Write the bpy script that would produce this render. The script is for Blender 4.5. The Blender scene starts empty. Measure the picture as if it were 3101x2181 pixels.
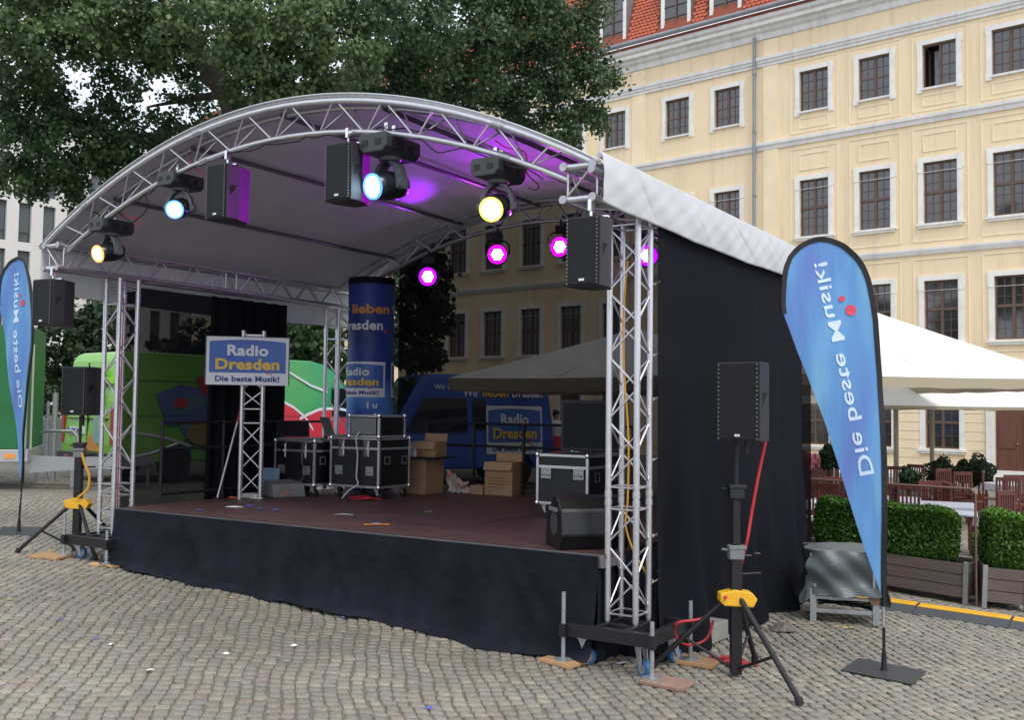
import bpy, math, random
import numpy as np
from mathutils import Vector, Matrix, Euler
random.seed(7); rng = np.random.default_rng(7)
PI = math.pi
scene = bpy.context.scene
COL = scene.collection

# ------------------------------------------------------------------ camera
CX, CY, FPX = 1550.5, 1090.5, 3052.9
PITCH, ROLL, EYE = .04816, -.01245, 2.009
_F = Vector((0, math.cos(PITCH), math.sin(PITCH))); _U = Vector((0, -math.sin(PITCH), math.cos(PITCH))); _R = Vector((1, 0, 0))
CR = _R*math.cos(ROLL) - _U*math.sin(ROLL); CU = _U*math.cos(ROLL) + _R*math.sin(ROLL); CF = _F
cam = bpy.data.cameras.new('camera'); cam.sensor_width = 36; cam.lens = FPX/3101*36; cam.clip_start = .1; cam.clip_end = 2000
camo = bpy.data.objects.new('camera', cam); COL.objects.link(camo)
camo.matrix_world = Matrix(((CR.x, CU.x, -CF.x, 0), (CR.y, CU.y, -CF.y, 0), (CR.z, CU.z, -CF.z, EYE), (0, 0, 0, 1)))
scene.camera = camo

# ------------------------------------------------------------------ sky and sun (bright overcast)
SUN_EL, SUN_ROT = math.radians(52), math.radians(150)
world = bpy.data.worlds.new('World'); scene.world = world; world.use_nodes = True
nt = world.node_tree; bg = nt.nodes['Background']
sky = nt.nodes.new('ShaderNodeTexSky'); sky.sky_type = 'NISHITA'; sky.sun_disc = False
sky.sun_elevation = SUN_EL; sky.sun_rotation = SUN_ROT; sky.air_density = 1.0; sky.dust_density = 6.0; sky.ozone_density = 1.0
mx = nt.nodes.new('ShaderNodeMix'); mx.data_type = 'RGBA'; mx.inputs[0].default_value = .72
nt.links.new(sky.outputs[0], mx.inputs[6]); mx.inputs[7].default_value = (11.2, 11.9, 13.2, 1)     # cloud layer
nt.links.new(mx.outputs[2], bg.inputs[0]); bg.inputs[1].default_value = .085
sl = bpy.data.lights.new('sun', 'SUN'); sl.energy = 1.1; sl.angle = math.radians(28); sl.color = (1, .96, .9)
so = bpy.data.objects.new('sun', sl); COL.objects.link(so)
so.rotation_euler = (Vector((math.sin(SUN_ROT)*math.cos(SUN_EL), math.cos(SUN_ROT)*math.cos(SUN_EL), math.sin(SUN_EL)))).to_track_quat('Z', 'Y').to_euler()
vs = scene.view_settings; vs.view_transform = 'Standard'; vs.look = 'None'; vs.exposure = .60; vs.gamma = 1; vs.use_curve_mapping = False
cy = scene.cycles
cy.max_bounces = 6; cy.transparent_max_bounces = 16; cy.diffuse_bounces = 3; cy.glossy_bounces = 3; cy.transmission_bounces = 4
cy.sample_clamp_indirect = 4.0; cy.use_denoising = True

# ------------------------------------------------------------------ helpers
def G(x, y): return -.0423*x + .0093*y
def at(px, py, Y):
    d = CF + CR*((px-CX)/FPX) - CU*((py-CY)/FPX)
    return Vector((0, 0, EYE)) + d*(Y/d.y)
TH = .5584
UV_ = Vector((-math.cos(TH), math.sin(TH), 0)); WV = Vector((math.sin(TH), math.cos(TH), 0)); P0 = Vector((.932, 7.971, 0))
def SF(a, b, z): return P0 + UV_*a + WV*b + Vector((0, 0, z))
DK = .879                       # deck level
def tilt(a): return -.017*(a-3.14)

class M:
    def __init__(s): s.v = []; s.f = []; s.m = []; s.cur = 0
    def add(s, vs, fs):
        k = len(s.v); s.v += [tuple(p) for p in vs]
        for f in fs: s.f.append(tuple(i+k for i in f)); s.m.append(s.cur)
        return s
    def box(s, x0, x1, y0, y1, z0, z1):
        return s.add([(x0,y0,z0),(x1,y0,z0),(x1,y1,z0),(x0,y1,z0),(x0,y0,z1),(x1,y0,z1),(x1,y1,z1),(x0,y1,z1)],
                     [(0,3,2,1),(4,5,6,7),(0,1,5,4),(1,2,6,5),(2,3,7,6),(3,0,4,7)])
    def tube(s, a, b, r, n=8, r2=None, cap=True):
        a, b = Vector(a), Vector(b); d = (b-a)
        if d.length < 1e-6: return s
        d.normalize(); t = Vector((0,0,1)) if abs(d.z) < .9 else Vector((1,0,0))
        e = d.cross(t).normalized(); g = d.cross(e); r2 = r if r2 is None else r2
        vs = []
        for p, q in ((a, r), (b, r2)):
            for i in range(n):
                an = 2*PI*i/n; vs.append(p+(e*math.cos(an)+g*math.sin(an))*q)
        fs = [(i, (i+1) % n, n+(i+1) % n, n+i) for i in range(n)]
        if cap: fs += [tuple(range(n))[::-1], tuple(range(n, 2*n))]
        return s.add(vs, fs)
    def path(s, pts, r, n=8, closed=False):
        pts = [Vector(p) for p in pts]; N = len(pts); rs = r if isinstance(r, (list, tuple)) else [r]*N
        vs = []; prev = None
        for i, p in enumerate(pts):
            if closed: d = pts[(i+1) % N]-pts[i-1]
            else: d = pts[min(i+1, N-1)]-pts[max(i-1, 0)]
            d.normalize()
            if prev is None:
                t = Vector((0,0,1)) if abs(d.z) < .9 else Vector((1,0,0)); e = d.cross(t).normalized()
            else:
                e = (prev-d*prev.dot(d)).normalized()
            prev = e; g = d.cross(e)
            for k in range(n):
                an = 2*PI*k/n; vs.append(p+(e*math.cos(an)+g*math.sin(an))*rs[i])
        fs = []
        for i in range(N if closed else N-1):
            j = (i+1) % N
            for k in range(n): fs.append((i*n+k, i*n+(k+1) % n, j*n+(k+1) % n, j*n+k))
        if not closed: fs += [tuple(range(n))[::-1], tuple(range((N-1)*n, N*n))]
        return s.add(vs, fs)
    def prism(s, prof, y0, y1, axis='y'):
        n = len(prof)
        if axis == 'y': vs = [(x, y0, z) for x, z in prof]+[(x, y1, z) for x, z in prof]
        elif axis == 'x': vs = [(y0, x, z) for x, z in prof]+[(y1, x, z) for x, z in prof]
        else: vs = [(x, z, y0) for x, z in prof]+[(x, z, y1) for x, z in prof]
        return s.add(vs, [(i, (i+1) % n, n+(i+1) % n, n+i) for i in range(n)]+[tuple(range(n))[::-1], tuple(range(n, 2*n))])
    def lathe(s, prof, c=(0,0,0), n=16, axis=(0,0,1)):
        ax = Vector(axis).normalized(); t = Vector((0,0,1)) if abs(ax.z) < .9 else Vector((1,0,0))
        e = ax.cross(t).normalized(); g = ax.cross(e); c = Vector(c); vs = []
        for r, h in prof:
            for i in range(n):
                an = 2*PI*i/n; vs.append(c+ax*h+(e*math.cos(an)+g*math.sin(an))*r)
        m = len(prof); fs = []
        for j in range(m-1):
            for i in range(n): fs.append((j*n+i, j*n+(i+1) % n, (j+1)*n+(i+1) % n, (j+1)*n+i))
        fs += [tuple(range(n))[::-1], tuple(range((m-1)*n, m*n))]
        return s.add(vs, fs)
    def grid(s, fn, nu, nv):
        vs = [fn(i/nu, j/nv) for j in range(nv+1) for i in range(nu+1)]
        return s.add(vs, [(j*(nu+1)+i, j*(nu+1)+i+1, (j+1)*(nu+1)+i+1, (j+1)*(nu+1)+i) for j in range(nv) for i in range(nu)])
    def poly(s, pts): return s.add(pts, [tuple(range(len(pts)))])
    def mesh(s, name, mats, smooth=False):
        me = bpy.data.meshes.new(name); me.from_pydata(s.v, [], s.f)
        for m in (mats if isinstance(mats, (list, tuple)) else [mats]): me.materials.append(m)
        if max(s.m or [0]) > 0: me.polygons.foreach_set('material_index', s.m)
        if smooth:
            me.polygons.foreach_set('use_smooth', [True]*len(me.polygons))
            me.set_sharp_from_angle(angle=math.radians(40))
        me.update(); return me
    def obj(s, name, mats, parent=None, smooth=False, bevel=0, solid=0):
        o = link(name, s.mesh(name, mats, smooth), parent)
        if solid: md = o.modifiers.new('thickness', 'SOLIDIFY'); md.thickness = solid; md.offset = 0
        if bevel: md = o.modifiers.new('bevel', 'BEVEL'); md.width = bevel; md.segments = 2; md.limit_method = 'ANGLE'; md.harden_normals = False
        return o
def link(name, me, parent=None, loc=None, rot=None, scale=None):
    o = bpy.data.objects.new(name, me); COL.objects.link(o)
    if parent is not None: o.parent = parent
    if loc is not None: o.location = loc
    if rot is not None: o.rotation_euler = rot
    if scale is not None: o.scale = scale
    return o
def tag(o, label, cat, group=None):
    o['label'] = label; o['category'] = cat
    if group: o['group'] = group
    return o
def thing(name, label, cat, loc=(0,0,0), rz=0, group=None):
    o = bpy.data.objects.new(name, None); COL.objects.link(o); o.empty_display_size = .2
    o.location = loc; o.rotation_euler = (0, 0, rz); return tag(o, label, cat, group)
def structure(o): o['kind'] = 'structure'; return o
def stuff(o): o['kind'] = 'stuff'; return o
KIDS = {}
def kids(o): return [c for c in COL.objects if c.parent == o]
def copy_thing(src, loc, rz=None, label=None, parent=None, group=None):
    c = src.copy(); COL.objects.link(c)
    if loc is not None: c.location = loc
    if rz is not None: c.rotation_euler = (0, 0, rz)
    if label: c['label'] = label
    if group: c['group'] = group
    if parent is not None: c.parent = parent
    for k in kids(src):
        d = k.copy(); COL.objects.link(d); d.parent = c
        for g in kids(k):
            e = g.copy(); COL.objects.link(e); e.parent = d
    return c
def align(o, a, b):            # place a unit part (built along +Z, length 1) from a to b
    a, b = Vector(a), Vector(b); d = b-a
    o.location = a; o.rotation_mode = 'QUATERNION'; o.rotation_quaternion = d.to_track_quat('Z', 'Y'); o.scale = (1, 1, d.length)
    return o

# ------------------------------------------------------------------ materials
MT = {}
def mat(name, col, rough=.6, metal=0, var=0, vscale=8, bump=0, bscale=40, spec=.5, col2=None, coat=0, trans=0, stretch=None):
    if name in MT: return MT[name]
    m = bpy.data.materials.new(name); m.use_nodes = True; n = m.node_tree; b = n.nodes['Principled BSDF']
    b.inputs['Base Color'].default_value = (*col, 1); b.inputs['Roughness'].default_value = rough; b.inputs['Metallic'].default_value = metal
    b.inputs['Specular IOR Level'].default_value = spec; b.inputs['Coat Weight'].default_value = coat
    tc = n.nodes.new('ShaderNodeTexCoord'); src = tc.outputs['Object']
    if stretch:
        mp = n.nodes.new('ShaderNodeMapping'); mp.inputs['Scale'].default_value = stretch; n.links.new(src, mp.inputs[0]); src = mp.outputs[0]
    if var or col2:
        nz = n.nodes.new('ShaderNodeTexNoise'); nz.inputs['Scale'].default_value = vscale; nz.inputs['Detail'].default_value = 6; nz.inputs['Roughness'].default_value = .65
        n.links.new(src, nz.inputs['Vector'])
        cr = n.nodes.new('ShaderNodeValToRGB'); n.links.new(nz.outputs['Fac'], cr.inputs[0])
        c2 = col2 or tuple(c*(1-var) for c in col); c1 = col if col2 else tuple(min(1, c*(1+var)) for c in col)
        cr.color_ramp.elements[0].position = .32; cr.color_ramp.elements[1].position = .68
        cr.color_ramp.elements[0].color = (*c2, 1); cr.color_ramp.elements[1].color = (*c1, 1)
        n.links.new(cr.outputs[0], b.inputs['Base Color'])
        rr = n.nodes.new('ShaderNodeMapRange'); rr.inputs[3].default_value = max(0, rough-.1); rr.inputs[4].default_value = min(1, rough+.1)
        n.links.new(nz.outputs['Fac'], rr.inputs[0]); n.links.new(rr.outputs[0], b.inputs['Roughness'])
    if bump:
        n2 = n.nodes.new('ShaderNodeTexNoise'); n2.inputs['Scale'].default_value = bscale; n2.inputs['Detail'].default_value = 4; n.links.new(src, n2.inputs['Vector'])
        bp = n.nodes.new('ShaderNodeBump'); bp.inputs['Strength'].default_value = bump; bp.inputs['Distance'].default_value = .02
        n.links.new(n2.outputs['Fac'], bp.inputs['Height']); n.links.new(bp.outputs[0], b.inputs['Normal'])
    if trans:
        tr = n.nodes.new('ShaderNodeBsdfTranslucent'); ms = n.nodes.new('ShaderNodeMixShader'); ms.inputs[0].default_value = trans
        tr.inputs[0].default_value = (*col, 1)
        n.links.new(b.outputs[0], ms.inputs[1]); n.links.new(tr.outputs[0], ms.inputs[2]); n.links.new(ms.outputs[0], n.nodes['Material Output'].inputs[0])
    MT[name] = m; return m
def gauze(name, see, col=(.012, .012, .016)):
    m = bpy.data.materials.new(name); m.use_nodes = True; n = m.node_tree; b = n.nodes['Principled BSDF']
    b.inputs['Base Color'].default_value = (*col, 1); b.inputs['Roughness'].default_value = .95; b.inputs['Specular IOR Level'].default_value = .05
    tc = n.nodes.new('ShaderNodeTexCoord'); nz = n.nodes.new('ShaderNodeTexNoise'); nz.inputs['Scale'].default_value = 3; n.links.new(tc.outputs['Object'], nz.inputs['Vector'])
    mr = n.nodes.new('ShaderNodeMapRange'); mr.inputs[3].default_value = see*.8; mr.inputs[4].default_value = see*1.2; n.links.new(nz.outputs['Fac'], mr.inputs[0])
    t = n.nodes.new('ShaderNodeBsdfTransparent'); ms = n.nodes.new('ShaderNodeMixShader')
    n.links.new(mr.outputs[0], ms.inputs[0]); n.links.new(b.outputs[0], ms.inputs[1]); n.links.new(t.outputs[0], ms.inputs[2])
    n.links.new(ms.outputs[0], n.nodes['Material Output'].inputs[0]); return m
def emit(name, col, k, base=(.02,.02,.02)):
    m = bpy.data.materials.new(name); m.use_nodes = True; b = m.node_tree.nodes['Principled BSDF']
    b.inputs['Base Color'].default_value = (*base, 1); b.inputs['Emission Color'].default_value = (*col, 1); b.inputs['Emission Strength'].default_value = k; return m
ALU = mat('aluminium', (.62,.62,.65), .33, .85, .08, 30)
ALUD = mat('dull_aluminium', (.45,.45,.47), .42, .8, .12, 20)
CHROME = mat('chrome', (.8,.8,.8), .15, 1)
STEEL = mat('galvanised_steel', (.38,.40,.41), .45, .7, .15, 25)
BLK = mat('black_metal', (.013,.013,.015), .5, .2, .3, 20)
BLKP = mat('black_plastic', (.009,.010,.013), .42, 0, .2, 15, .15, 200)
SPK = mat('speaker_cabinet', (.018,.017,.022), .55, 0, .15, 20, .4, 300)
GRL = mat('speaker_grille', (.004,.005,.008), .6, .2, .1, 60, .6, 260)
RUB = mat('rubber', (.015,.015,.016), .8)
BLUEW = mat('blue_tyre', (.03,.12,.28), .5)
WOODP = mat('plywood', (.42,.25,.12), .7, 0, .25, 6, .3, 60, stretch=(1,8,1))
WOODR = mat('weathered_board', (.27,.17,.13), .8, 0, .25, 6, .3, 60, stretch=(8,1,1))
CLOTH = mat('black_molton', (.011,.0125,.019), .95, 0, .45, 2.2, .5, 18, spec=.15)
PVC = mat('white_tarpaulin', (.74,.75,.77), .36, 0, .07, 3, .07, 9, trans=.3)
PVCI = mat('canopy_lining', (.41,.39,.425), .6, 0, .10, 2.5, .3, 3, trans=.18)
DECKM = mat('deck_board', (.125,.062,.055), .5, 0, .0, 3.1, .25, 90, col2=(.062,.038,.035), spec=.35)
LAM = mat('black_laminate', (.005,.005,.007), .38, 0, .3, 12, .3, 220)
YEL = mat('yellow_plastic', (.75,.40,.02), .5, 0, .1, 10)
YEL2 = mat('faded_yellow', (.62,.33,.05), .6, 0, .12, 10)
RED = mat('red_cable', (.45,.02,.03), .5)
ORA = mat('orange_cable', (.7,.18,.02), .5)
YC = mat('yellow_cable', (.65,.33,.02), .5)
WC = mat('white_cable', (.6,.6,.58), .5)
CARD = mat('cardboard', (.36,.22,.12), .8, 0, .12, 5, .1, 60)
WHT = mat('white_paint', (.75,.75,.73), .5, 0, .06, 6)
GREY = mat('grey_plastic', (.17,.18,.19), .45)
PR_BL = mat('print_blue', (.03,.10,.42), .45, 0, .0, 1.6, col2=(.06,.17,.50))
PR_NV = mat('print_navy', (.008,.02,.20), .4, 0, .0, 1.2, col2=(.02,.06,.36))
PR_W = mat('print_white', (.72,.75,.80), .45)
PR_Y = mat('print_yellow', (.80,.52,.05), .45)
PR_O = mat('print_orange', (.75,.30,.04), .45)
PR_R = mat('print_red', (.62,.03,.05), .45)
PR_N = mat('print_dark_blue', (.02,.06,.25), .45)

def text2d(body, bold=.0, sx=1):
    cu = bpy.data.curves.new('t', 'FONT'); cu.body = body; cu.size = 1; cu.offset = bold; cu.resolution_u = 3; cu.space_character = 1.04
    o = bpy.data.objects.new('t', cu); COL.objects.link(o)
    dg = bpy.context.evaluated_depsgraph_get(); me = bpy.data.meshes.new_from_object(o.evaluated_get(dg))
    vs = [(v.co.x*sx, v.co.y) for v in me.vertices]; fs = [tuple(p.vertices) for p in me.polygons]
    bpy.data.objects.remove(o); bpy.data.curves.remove(cu); bpy.data.meshes.remove(me)
    x0 = min(v[0] for v in vs); x1 = max(v[0] for v in vs)
    return [(x-x0, y) for x, y in vs], fs, x1-x0
def lettering(body, fn, mt, parent, width=None, height=None, bold=.02, name='lettering', center=True):
    vs, fs, w = text2d(body, bold); h = height/.72 if height else None
    sx = (width/w) if width else h; sy = h if h else sx
    off = (width if width else w*sx)/2 if center else 0
    m = M(); m.add([fn(x*sx-off, y*sy) for x, y in vs], fs)
    return m.obj(name, mt, parent)
def disc(fn, cx, cy, r, n=20): return [fn(cx+r*math.cos(2*PI*i/n), cy+r*math.sin(2*PI*i/n)) for i in range(n)]

def logo(parent, fn, w, h, dim=1, name='logo'):
    """the station's plate: white rim, blue panel with a domed top, two lines, white foot with a third"""
    def bar(x0, x1, z0, z1, mt, d, nm, dome=0):
        n = 12; pts = [fn(x0+(x1-x0)*i/n, z0, d) for i in range(n+1)]+[fn(x1-(x1-x0)*i/n, z1+dome*(1-(2*i/n-1)**2), d) for i in range(n+1)]
        m = M()
        for i in range(n): m.add([pts[i], pts[i+1], pts[2*n-i], pts[2*n+1-i]], [(0,1,2,3)])
        m.obj(nm, mt, parent)
    bar(-w/2, w/2, 0, h, PR_W, .004, 'plate')
    bar(-w*.465, w*.465, h*.255, h*.90, PR_BL, .008, 'panel', h*.045)
    lettering('Radio', lambda x, y: fn(x, h*.62+y, .012), PR_W, parent, width=w*.50, height=h*.22, bold=.035)
    lettering('Dresden', lambda x, y: fn(x, h*.33+y, .012), PR_Y, parent, width=w*.78, height=h*.22, bold=.035)
    lettering('Die beste Musik!', lambda x, y: fn(x, h*.075+y, .012), PR_N, parent, width=w*.78, height=h*.115, bold=.03)
    m = M(); m.poly(disc(lambda x, y: fn(x, y, .014), w*.245, h*.265, h*.030)); m.poly(disc(lambda x, y: fn(x, y, .014), w*.285, h*.225, h*.017)); m.obj('red_dots', PR_R, parent)
# ------------------------------------------------------------------ ground: cobbles
def cobble_mat():
    m = bpy.data.materials.new('granite_setts'); m.use_nodes = True; n = m.node_tree; b = n.nodes['Principled BSDF']
    at_ = n.nodes.new('ShaderNodeAttribute'); at_.attribute_name = 'rnd'
    oi = n.nodes.new('ShaderNodeObjectInfo'); ad = n.nodes.new('ShaderNodeMath'); ad.operation = 'ADD'
    n.links.new(at_.outputs['Fac'], ad.inputs[0]); n.links.new(oi.outputs['Random'], ad.inputs[1])
    fr = n.nodes.new('ShaderNodeMath'); fr.operation = 'FRACT'; n.links.new(ad.outputs[0], fr.inputs[0])
    cr = n.nodes.new('ShaderNodeValToRGB'); n.links.new(fr.outputs[0], cr.inputs[0]); cr.color_ramp.interpolation = 'LINEAR'
    E = cr.color_ramp.elements; E[0].position = 0; E[0].color = (.25,.23,.195,1); E[1].position = 1; E[1].color = (.37,.34,.27,1)
    for p, c in ((.2,(.30,.28,.235,1)),(.4,(.275,.262,.23,1)),(.55,(.315,.285,.24,1)),(.7,(.29,.245,.205,1)),(.85,(.34,.31,.245,1))):
        e = E.new(p); e.color = c
    geo = n.nodes.new('ShaderNodeNewGeometry')
    nz = n.nodes.new('ShaderNodeTexNoise'); nz.inputs['Scale'].default_value = 45; nz.inputs['Detail'].default_value = 5; n.links.new(geo.outputs['Position'], nz.inputs['Vector'])
    nb = n.nodes.new('ShaderNodeTexNoise'); nb.inputs['Scale'].default_value = .55; nb.inputs['Detail'].default_value = 4; n.links.new(geo.outputs['Position'], nb.inputs['Vector'])
    r1 = n.nodes.new('ShaderNodeMapRange'); r1.inputs[1].default_value = .3; r1.inputs[2].default_value = .7; r1.inputs[3].default_value = .8; r1.inputs[4].default_value = 1.15; n.links.new(nz.outputs[0], r1.inputs[0])
    r2 = n.nodes.new('ShaderNodeMapRange'); r2.inputs[1].default_value = .35; r2.inputs[2].default_value = .65; r2.inputs[3].default_value = .64; r2.inputs[4].default_value = .90; n.links.new(nb.outputs[0], r2.inputs[0])
    mu = n.nodes.new('ShaderNodeMath'); mu.operation = 'MULTIPLY'; n.links.new(r1.outputs[0], mu.inputs[0]); n.links.new(r2.outputs[0], mu.inputs[1])
    vm = n.nodes.new('ShaderNodeVectorMath'); vm.operation = 'SCALE'; n.links.new(cr.outputs[0], vm.inputs[0]); n.links.new(mu.outputs[0], vm.inputs['Scale'])
    n.links.new(vm.outputs[0], b.inputs['Base Color']); b.inputs['Roughness'].default_value = .62
    bp = n.nodes.new('ShaderNodeBump'); bp.inputs['Strength'].default_value = .5; bp.inputs['Distance'].default_value = .01; n.links.new(nz.outputs[0], bp.inputs['Height']); n.links.new(bp.outputs[0], b.inputs['Normal'])
    return m
COB = cobble_mat()
def joint_mat():
    m = bpy.data.materials.new('sandy_joints'); m.use_nodes = True; n = m.node_tree; b = n.nodes['Principled BSDF']
    geo = n.nodes.new('ShaderNodeNewGeometry')
    nz = n.nodes.new('ShaderNodeTexNoise'); nz.inputs['Scale'].default_value = 2; nz.inputs['Detail'].default_value = 5; n.links.new(geo.outputs['Position'], nz.inputs['Vector'])
    cr = n.nodes.new('ShaderNodeValToRGB'); n.links.new(nz.outputs[0], cr.inputs[0])
    cr.color_ramp.elements[0].position = .4; cr.color_ramp.elements[0].color = (.165,.15,.12,1); cr.color_ramp.elements[1].position = .62; cr.color_ramp.elements[1].color = (.145,.142,.095,1)
    vo = n.nodes.new('ShaderNodeTexVoronoi'); vo.inputs['Scale'].default_value = 8.5; n.links.new(geo.outputs['Position'], vo.inputs['Vector'])
    ln = n.nodes.new('ShaderNodeVectorMath'); ln.operation = 'LENGTH'; n.links.new(geo.outputs['Position'], ln.inputs[0])
    mr = n.nodes.new('ShaderNodeMapRange'); mr.inputs[1].default_value = 21; mr.inputs[2].default_value = 24; n.links.new(ln.outputs['Value'], mr.inputs[0])
    c2 = n.nodes.new('ShaderNodeValToRGB'); n.links.new(vo.outputs['Distance'], c2.inputs[0])
    c2.color_ramp.elements[0].position = .0; c2.color_ramp.elements[0].color = (.27,.25,.22,1); c2.color_ramp.elements[1].position = .75; c2.color_ramp.elements[1].color = (.16,.15,.12,1)
    mx = n.nodes.new('ShaderNodeMix'); mx.data_type = 'RGBA'; n.links.new(mr.outputs[0], mx.inputs[0]); n.links.new(cr.outputs[0], mx.inputs[6]); n.links.new(c2.outputs[0], mx.inputs[7])
    n.links.new(mx.outputs[2], b.inputs['Base Color']); b.inputs['Roughness'].default_value = .9; return m
g = M(); nn = 24
g.grid(lambda u, v: ((u-.5)*420, -30+v*330, G((u-.5)*420, -30+v*330)-.011), nn, nn)
ground = structure(g.obj('ground', joint_mat()))
pav = structure(bpy.data.objects.new('pavement', None)); COL.objects.link(pav)

ep = Vector((.984, .18)); eq = Vector((-.18, .984)); DP, DQ = .094, .108
def proj_np(x, y, z):
    dz = z-EYE; d = x*CF.x+y*CF.y+dz*CF.z
    return CX+FPX*(x*CR.x+y*CR.y+dz*CR.z)/d, CY-FPX*(x*CU.x+y*CU.y+dz*CU.z)/d, d
ii, jj = np.meshgrid(np.arange(-250, 300), np.arange(38, 195)); ii = ii.ravel(); jj = jj.ravel()
def warp(p, q):
    return p + .10*np.sin(q*.62+p*.25) + .035*np.sin(q*1.55-p*.5+1) + .012*np.sin(q*5.1+p*3), q + .10*np.sin(p*.55+.4) + .045*np.sin(p*1.9+q*.3) + .02*np.sin(p*4.3-q)
ha = rng.random(400)
q0 = (jj + np.take(ha, ii % 400)*.9)*DQ; p0 = ii*DP
pc, qc = warp(p0, q0)
X = pc*ep.x+qc*eq.x; Y = pc*ep.y+qc*eq.y
u_, v_, d_ = proj_np(X, Y, G(X, Y))
sa = (X-P0.x)*UV_.x+(Y-P0.y)*UV_.y; sb = (X-P0.x)*WV.x+(Y-P0.y)*WV.y
keep = (Y > 4.6) & (Y < 20.5) & (u_ > -1100) & (u_ < 4000) & (v_ < 2700) & ~((sa > .25) & (sa < 6.1) & (sb > .25) & (sb < 4.0))
p0, q0, u_, v_ = p0[keep], q0[keep], u_[keep], v_[keep]; N = len(p0)
hw = DP/2-.0045+rng.uniform(-.007, .002, N); hl = DQ/2-.004+rng.uniform(-.014, .003, N)
p0 = p0+rng.normal(0, .0045, N); q0 = q0+rng.normal(0, .004, N)
jit = rng.normal(0, .0036, (4, 2, N)); lift = rng.normal(0, .0018, N); tx = rng.normal(0, .022, N); ty = rng.normal(0, .022, N)
cor = [(-1,-1),(1,-1),(1,1),(-1,1)]
V = np.zeros((N, 12, 3))
for k, (cx_, cy_) in enumerate(cor):
    P = p0+cx_*hw+jit[k, 0]; Q = q0+cy_*hl+jit[k, 1]
    for ring, (ins, zz) in enumerate(((0, -.02), (0, -.0035), (.010, .002))):
        a_, b_ = warp(P-cx_*ins, Q-cy_*ins)
        x = a_*ep.x+b_*eq.x; y = a_*ep.y+b_*eq.y
        V[:, ring*4+k, 0] = x; V[:, ring*4+k, 1] = y; V[:, ring*4+k, 2] = G(x, y)+zz+lift+(tx*cx_*hw+ty*cy_*hl if ring else 0)
FQ = np.array([(0,1,5,4),(1,2,6,5),(2,3,7,6),(3,0,4,7),(4,5,9,8),(5,6,10,9),(6,7,11,10),(7,4,8,11),(8,9,10,11)])
near = np.argsort(-v_ + 1e5*((u_ < 0) | (u_ > 3101) | (v_ > 2175)))[:300]
for k in near:
    c = V[k, 8:12].mean(0); me = bpy.data.meshes.new('cobblestone'); me.from_pydata((V[k]-c).tolist(), [], FQ.tolist()); me.materials.append(COB)
    me.polygons.foreach_set('use_smooth', [True]*9)
    link('cobblestone', me, pav, c)
rest = np.setdiff1d(np.arange(N), near); VR = V[rest].reshape(-1, 3); n = len(rest)
me = bpy.data.meshes.new('cobbles'); me.vertices.add(len(VR)); me.vertices.foreach_set('co', VR.ravel())
F = (FQ[None]+12*np.arange(n)[:, None, None]).reshape(-1, 4)
me.loops.add(F.size); me.loops.foreach_set('vertex_index', F.ravel()); me.polygons.add(len(F)); me.polygons.foreach_set('loop_start', np.arange(0, F.size, 4))
me.update(calc_edges=True); me.polygons.foreach_set('use_smooth', np.ones(len(F), bool))
a = me.attributes.new('rnd', 'FLOAT', 'FACE'); a.data.foreach_set('value', np.repeat(rng.random(n), 9)); me.materials.append(COB)
stuff(link('cobbles', me, pav))
# ------------------------------------------------------------------ palace building (yellow render, red mansard)
YW = mat('yellow_render', (.90,.73,.49), .85, 0, .0, .35, .25, 120, col2=(.84,.67,.44), spec=.2)
def weathered(m, amt):
    n = m.node_tree; b = n.nodes['Principled BSDF']; tc = n.nodes.new('ShaderNodeTexCoord'); mp = n.nodes.new('ShaderNodeMapping'); mp.inputs['Scale'].default_value = (2.4, 1, .16); n.links.new(tc.outputs['Object'], mp.inputs[0])
    nz = n.nodes.new('ShaderNodeTexNoise'); nz.inputs['Scale'].default_value = 1.2; nz.inputs['Detail'].default_value = 7; nz.inputs['Roughness'].default_value = .7; n.links.new(mp.outputs[0], nz.inputs['Vector'])
    mr = n.nodes.new('ShaderNodeMapRange'); mr.inputs[1].default_value = .50; mr.inputs[2].default_value = .78; mr.inputs[3].default_value = 1; mr.inputs[4].default_value = 1-amt; n.links.new(nz.outputs[0], mr.inputs[0])
    src = b.inputs['Base Color'].links[0].from_socket; vm = n.nodes.new('ShaderNodeVectorMath'); vm.operation = 'SCALE'; n.links.new(src, vm.inputs[0]); n.links.new(mr.outputs[0], vm.inputs['Scale']); n.links.new(vm.outputs[0], b.inputs['Base Color']); return m
weathered(YW, .22)
YW2 = mat('yellow_stone_course', (.89,.73,.50), .8, 0, .07, 1.2, .2, 120, spec=.2)
STN = mat('white_sandstone', (.82,.80,.75), .75, 0, .10, 1.5, .2, 60, spec=.2)
STG = mat('grey_cornice', (.74,.725,.70), .7, 0, .10, 1.2, .15, 50, spec=.2)
CRM = mat('cream_moulding', (.88,.78,.56), .8, 0, .05, 2); weathered(STN, .2); weathered(STG, .25)
BRN = mat('brown_wood_sash', (.13,.075,.055), .5, 0, .15, 6)
BRD = mat('door_wood', (.14,.055,.035), .45, 0, .25, 3, .2, 30, stretch=(4,4,.6))
GLS = mat('window_glass', (.04,.042,.042), .03, 0, .45, .5, bump=.10, bscale=1.3)
GLS.node_tree.nodes['Principled BSDF'].inputs['IOR'].default_value = 1.95
CUR = mat('curtain', (.45,.47,.50), .8, 0, .15, 5)
TILE = mat('red_clay_tile', (.52,.12,.06), .7, 0, .22, 1.5, .2, 80)
TILB = mat('tile_batten', (.26,.07,.04), .85)
ZNC = mat('zinc', (.27,.28,.31), .5, .5, .15, 3)
RZ = math.radians(-40.34)
B = thing('palace_building', 'long pale yellow palace facade with white window surrounds and red tiled mansard roof', 'building', (14.465, 34.815, 0), RZ)
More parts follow.
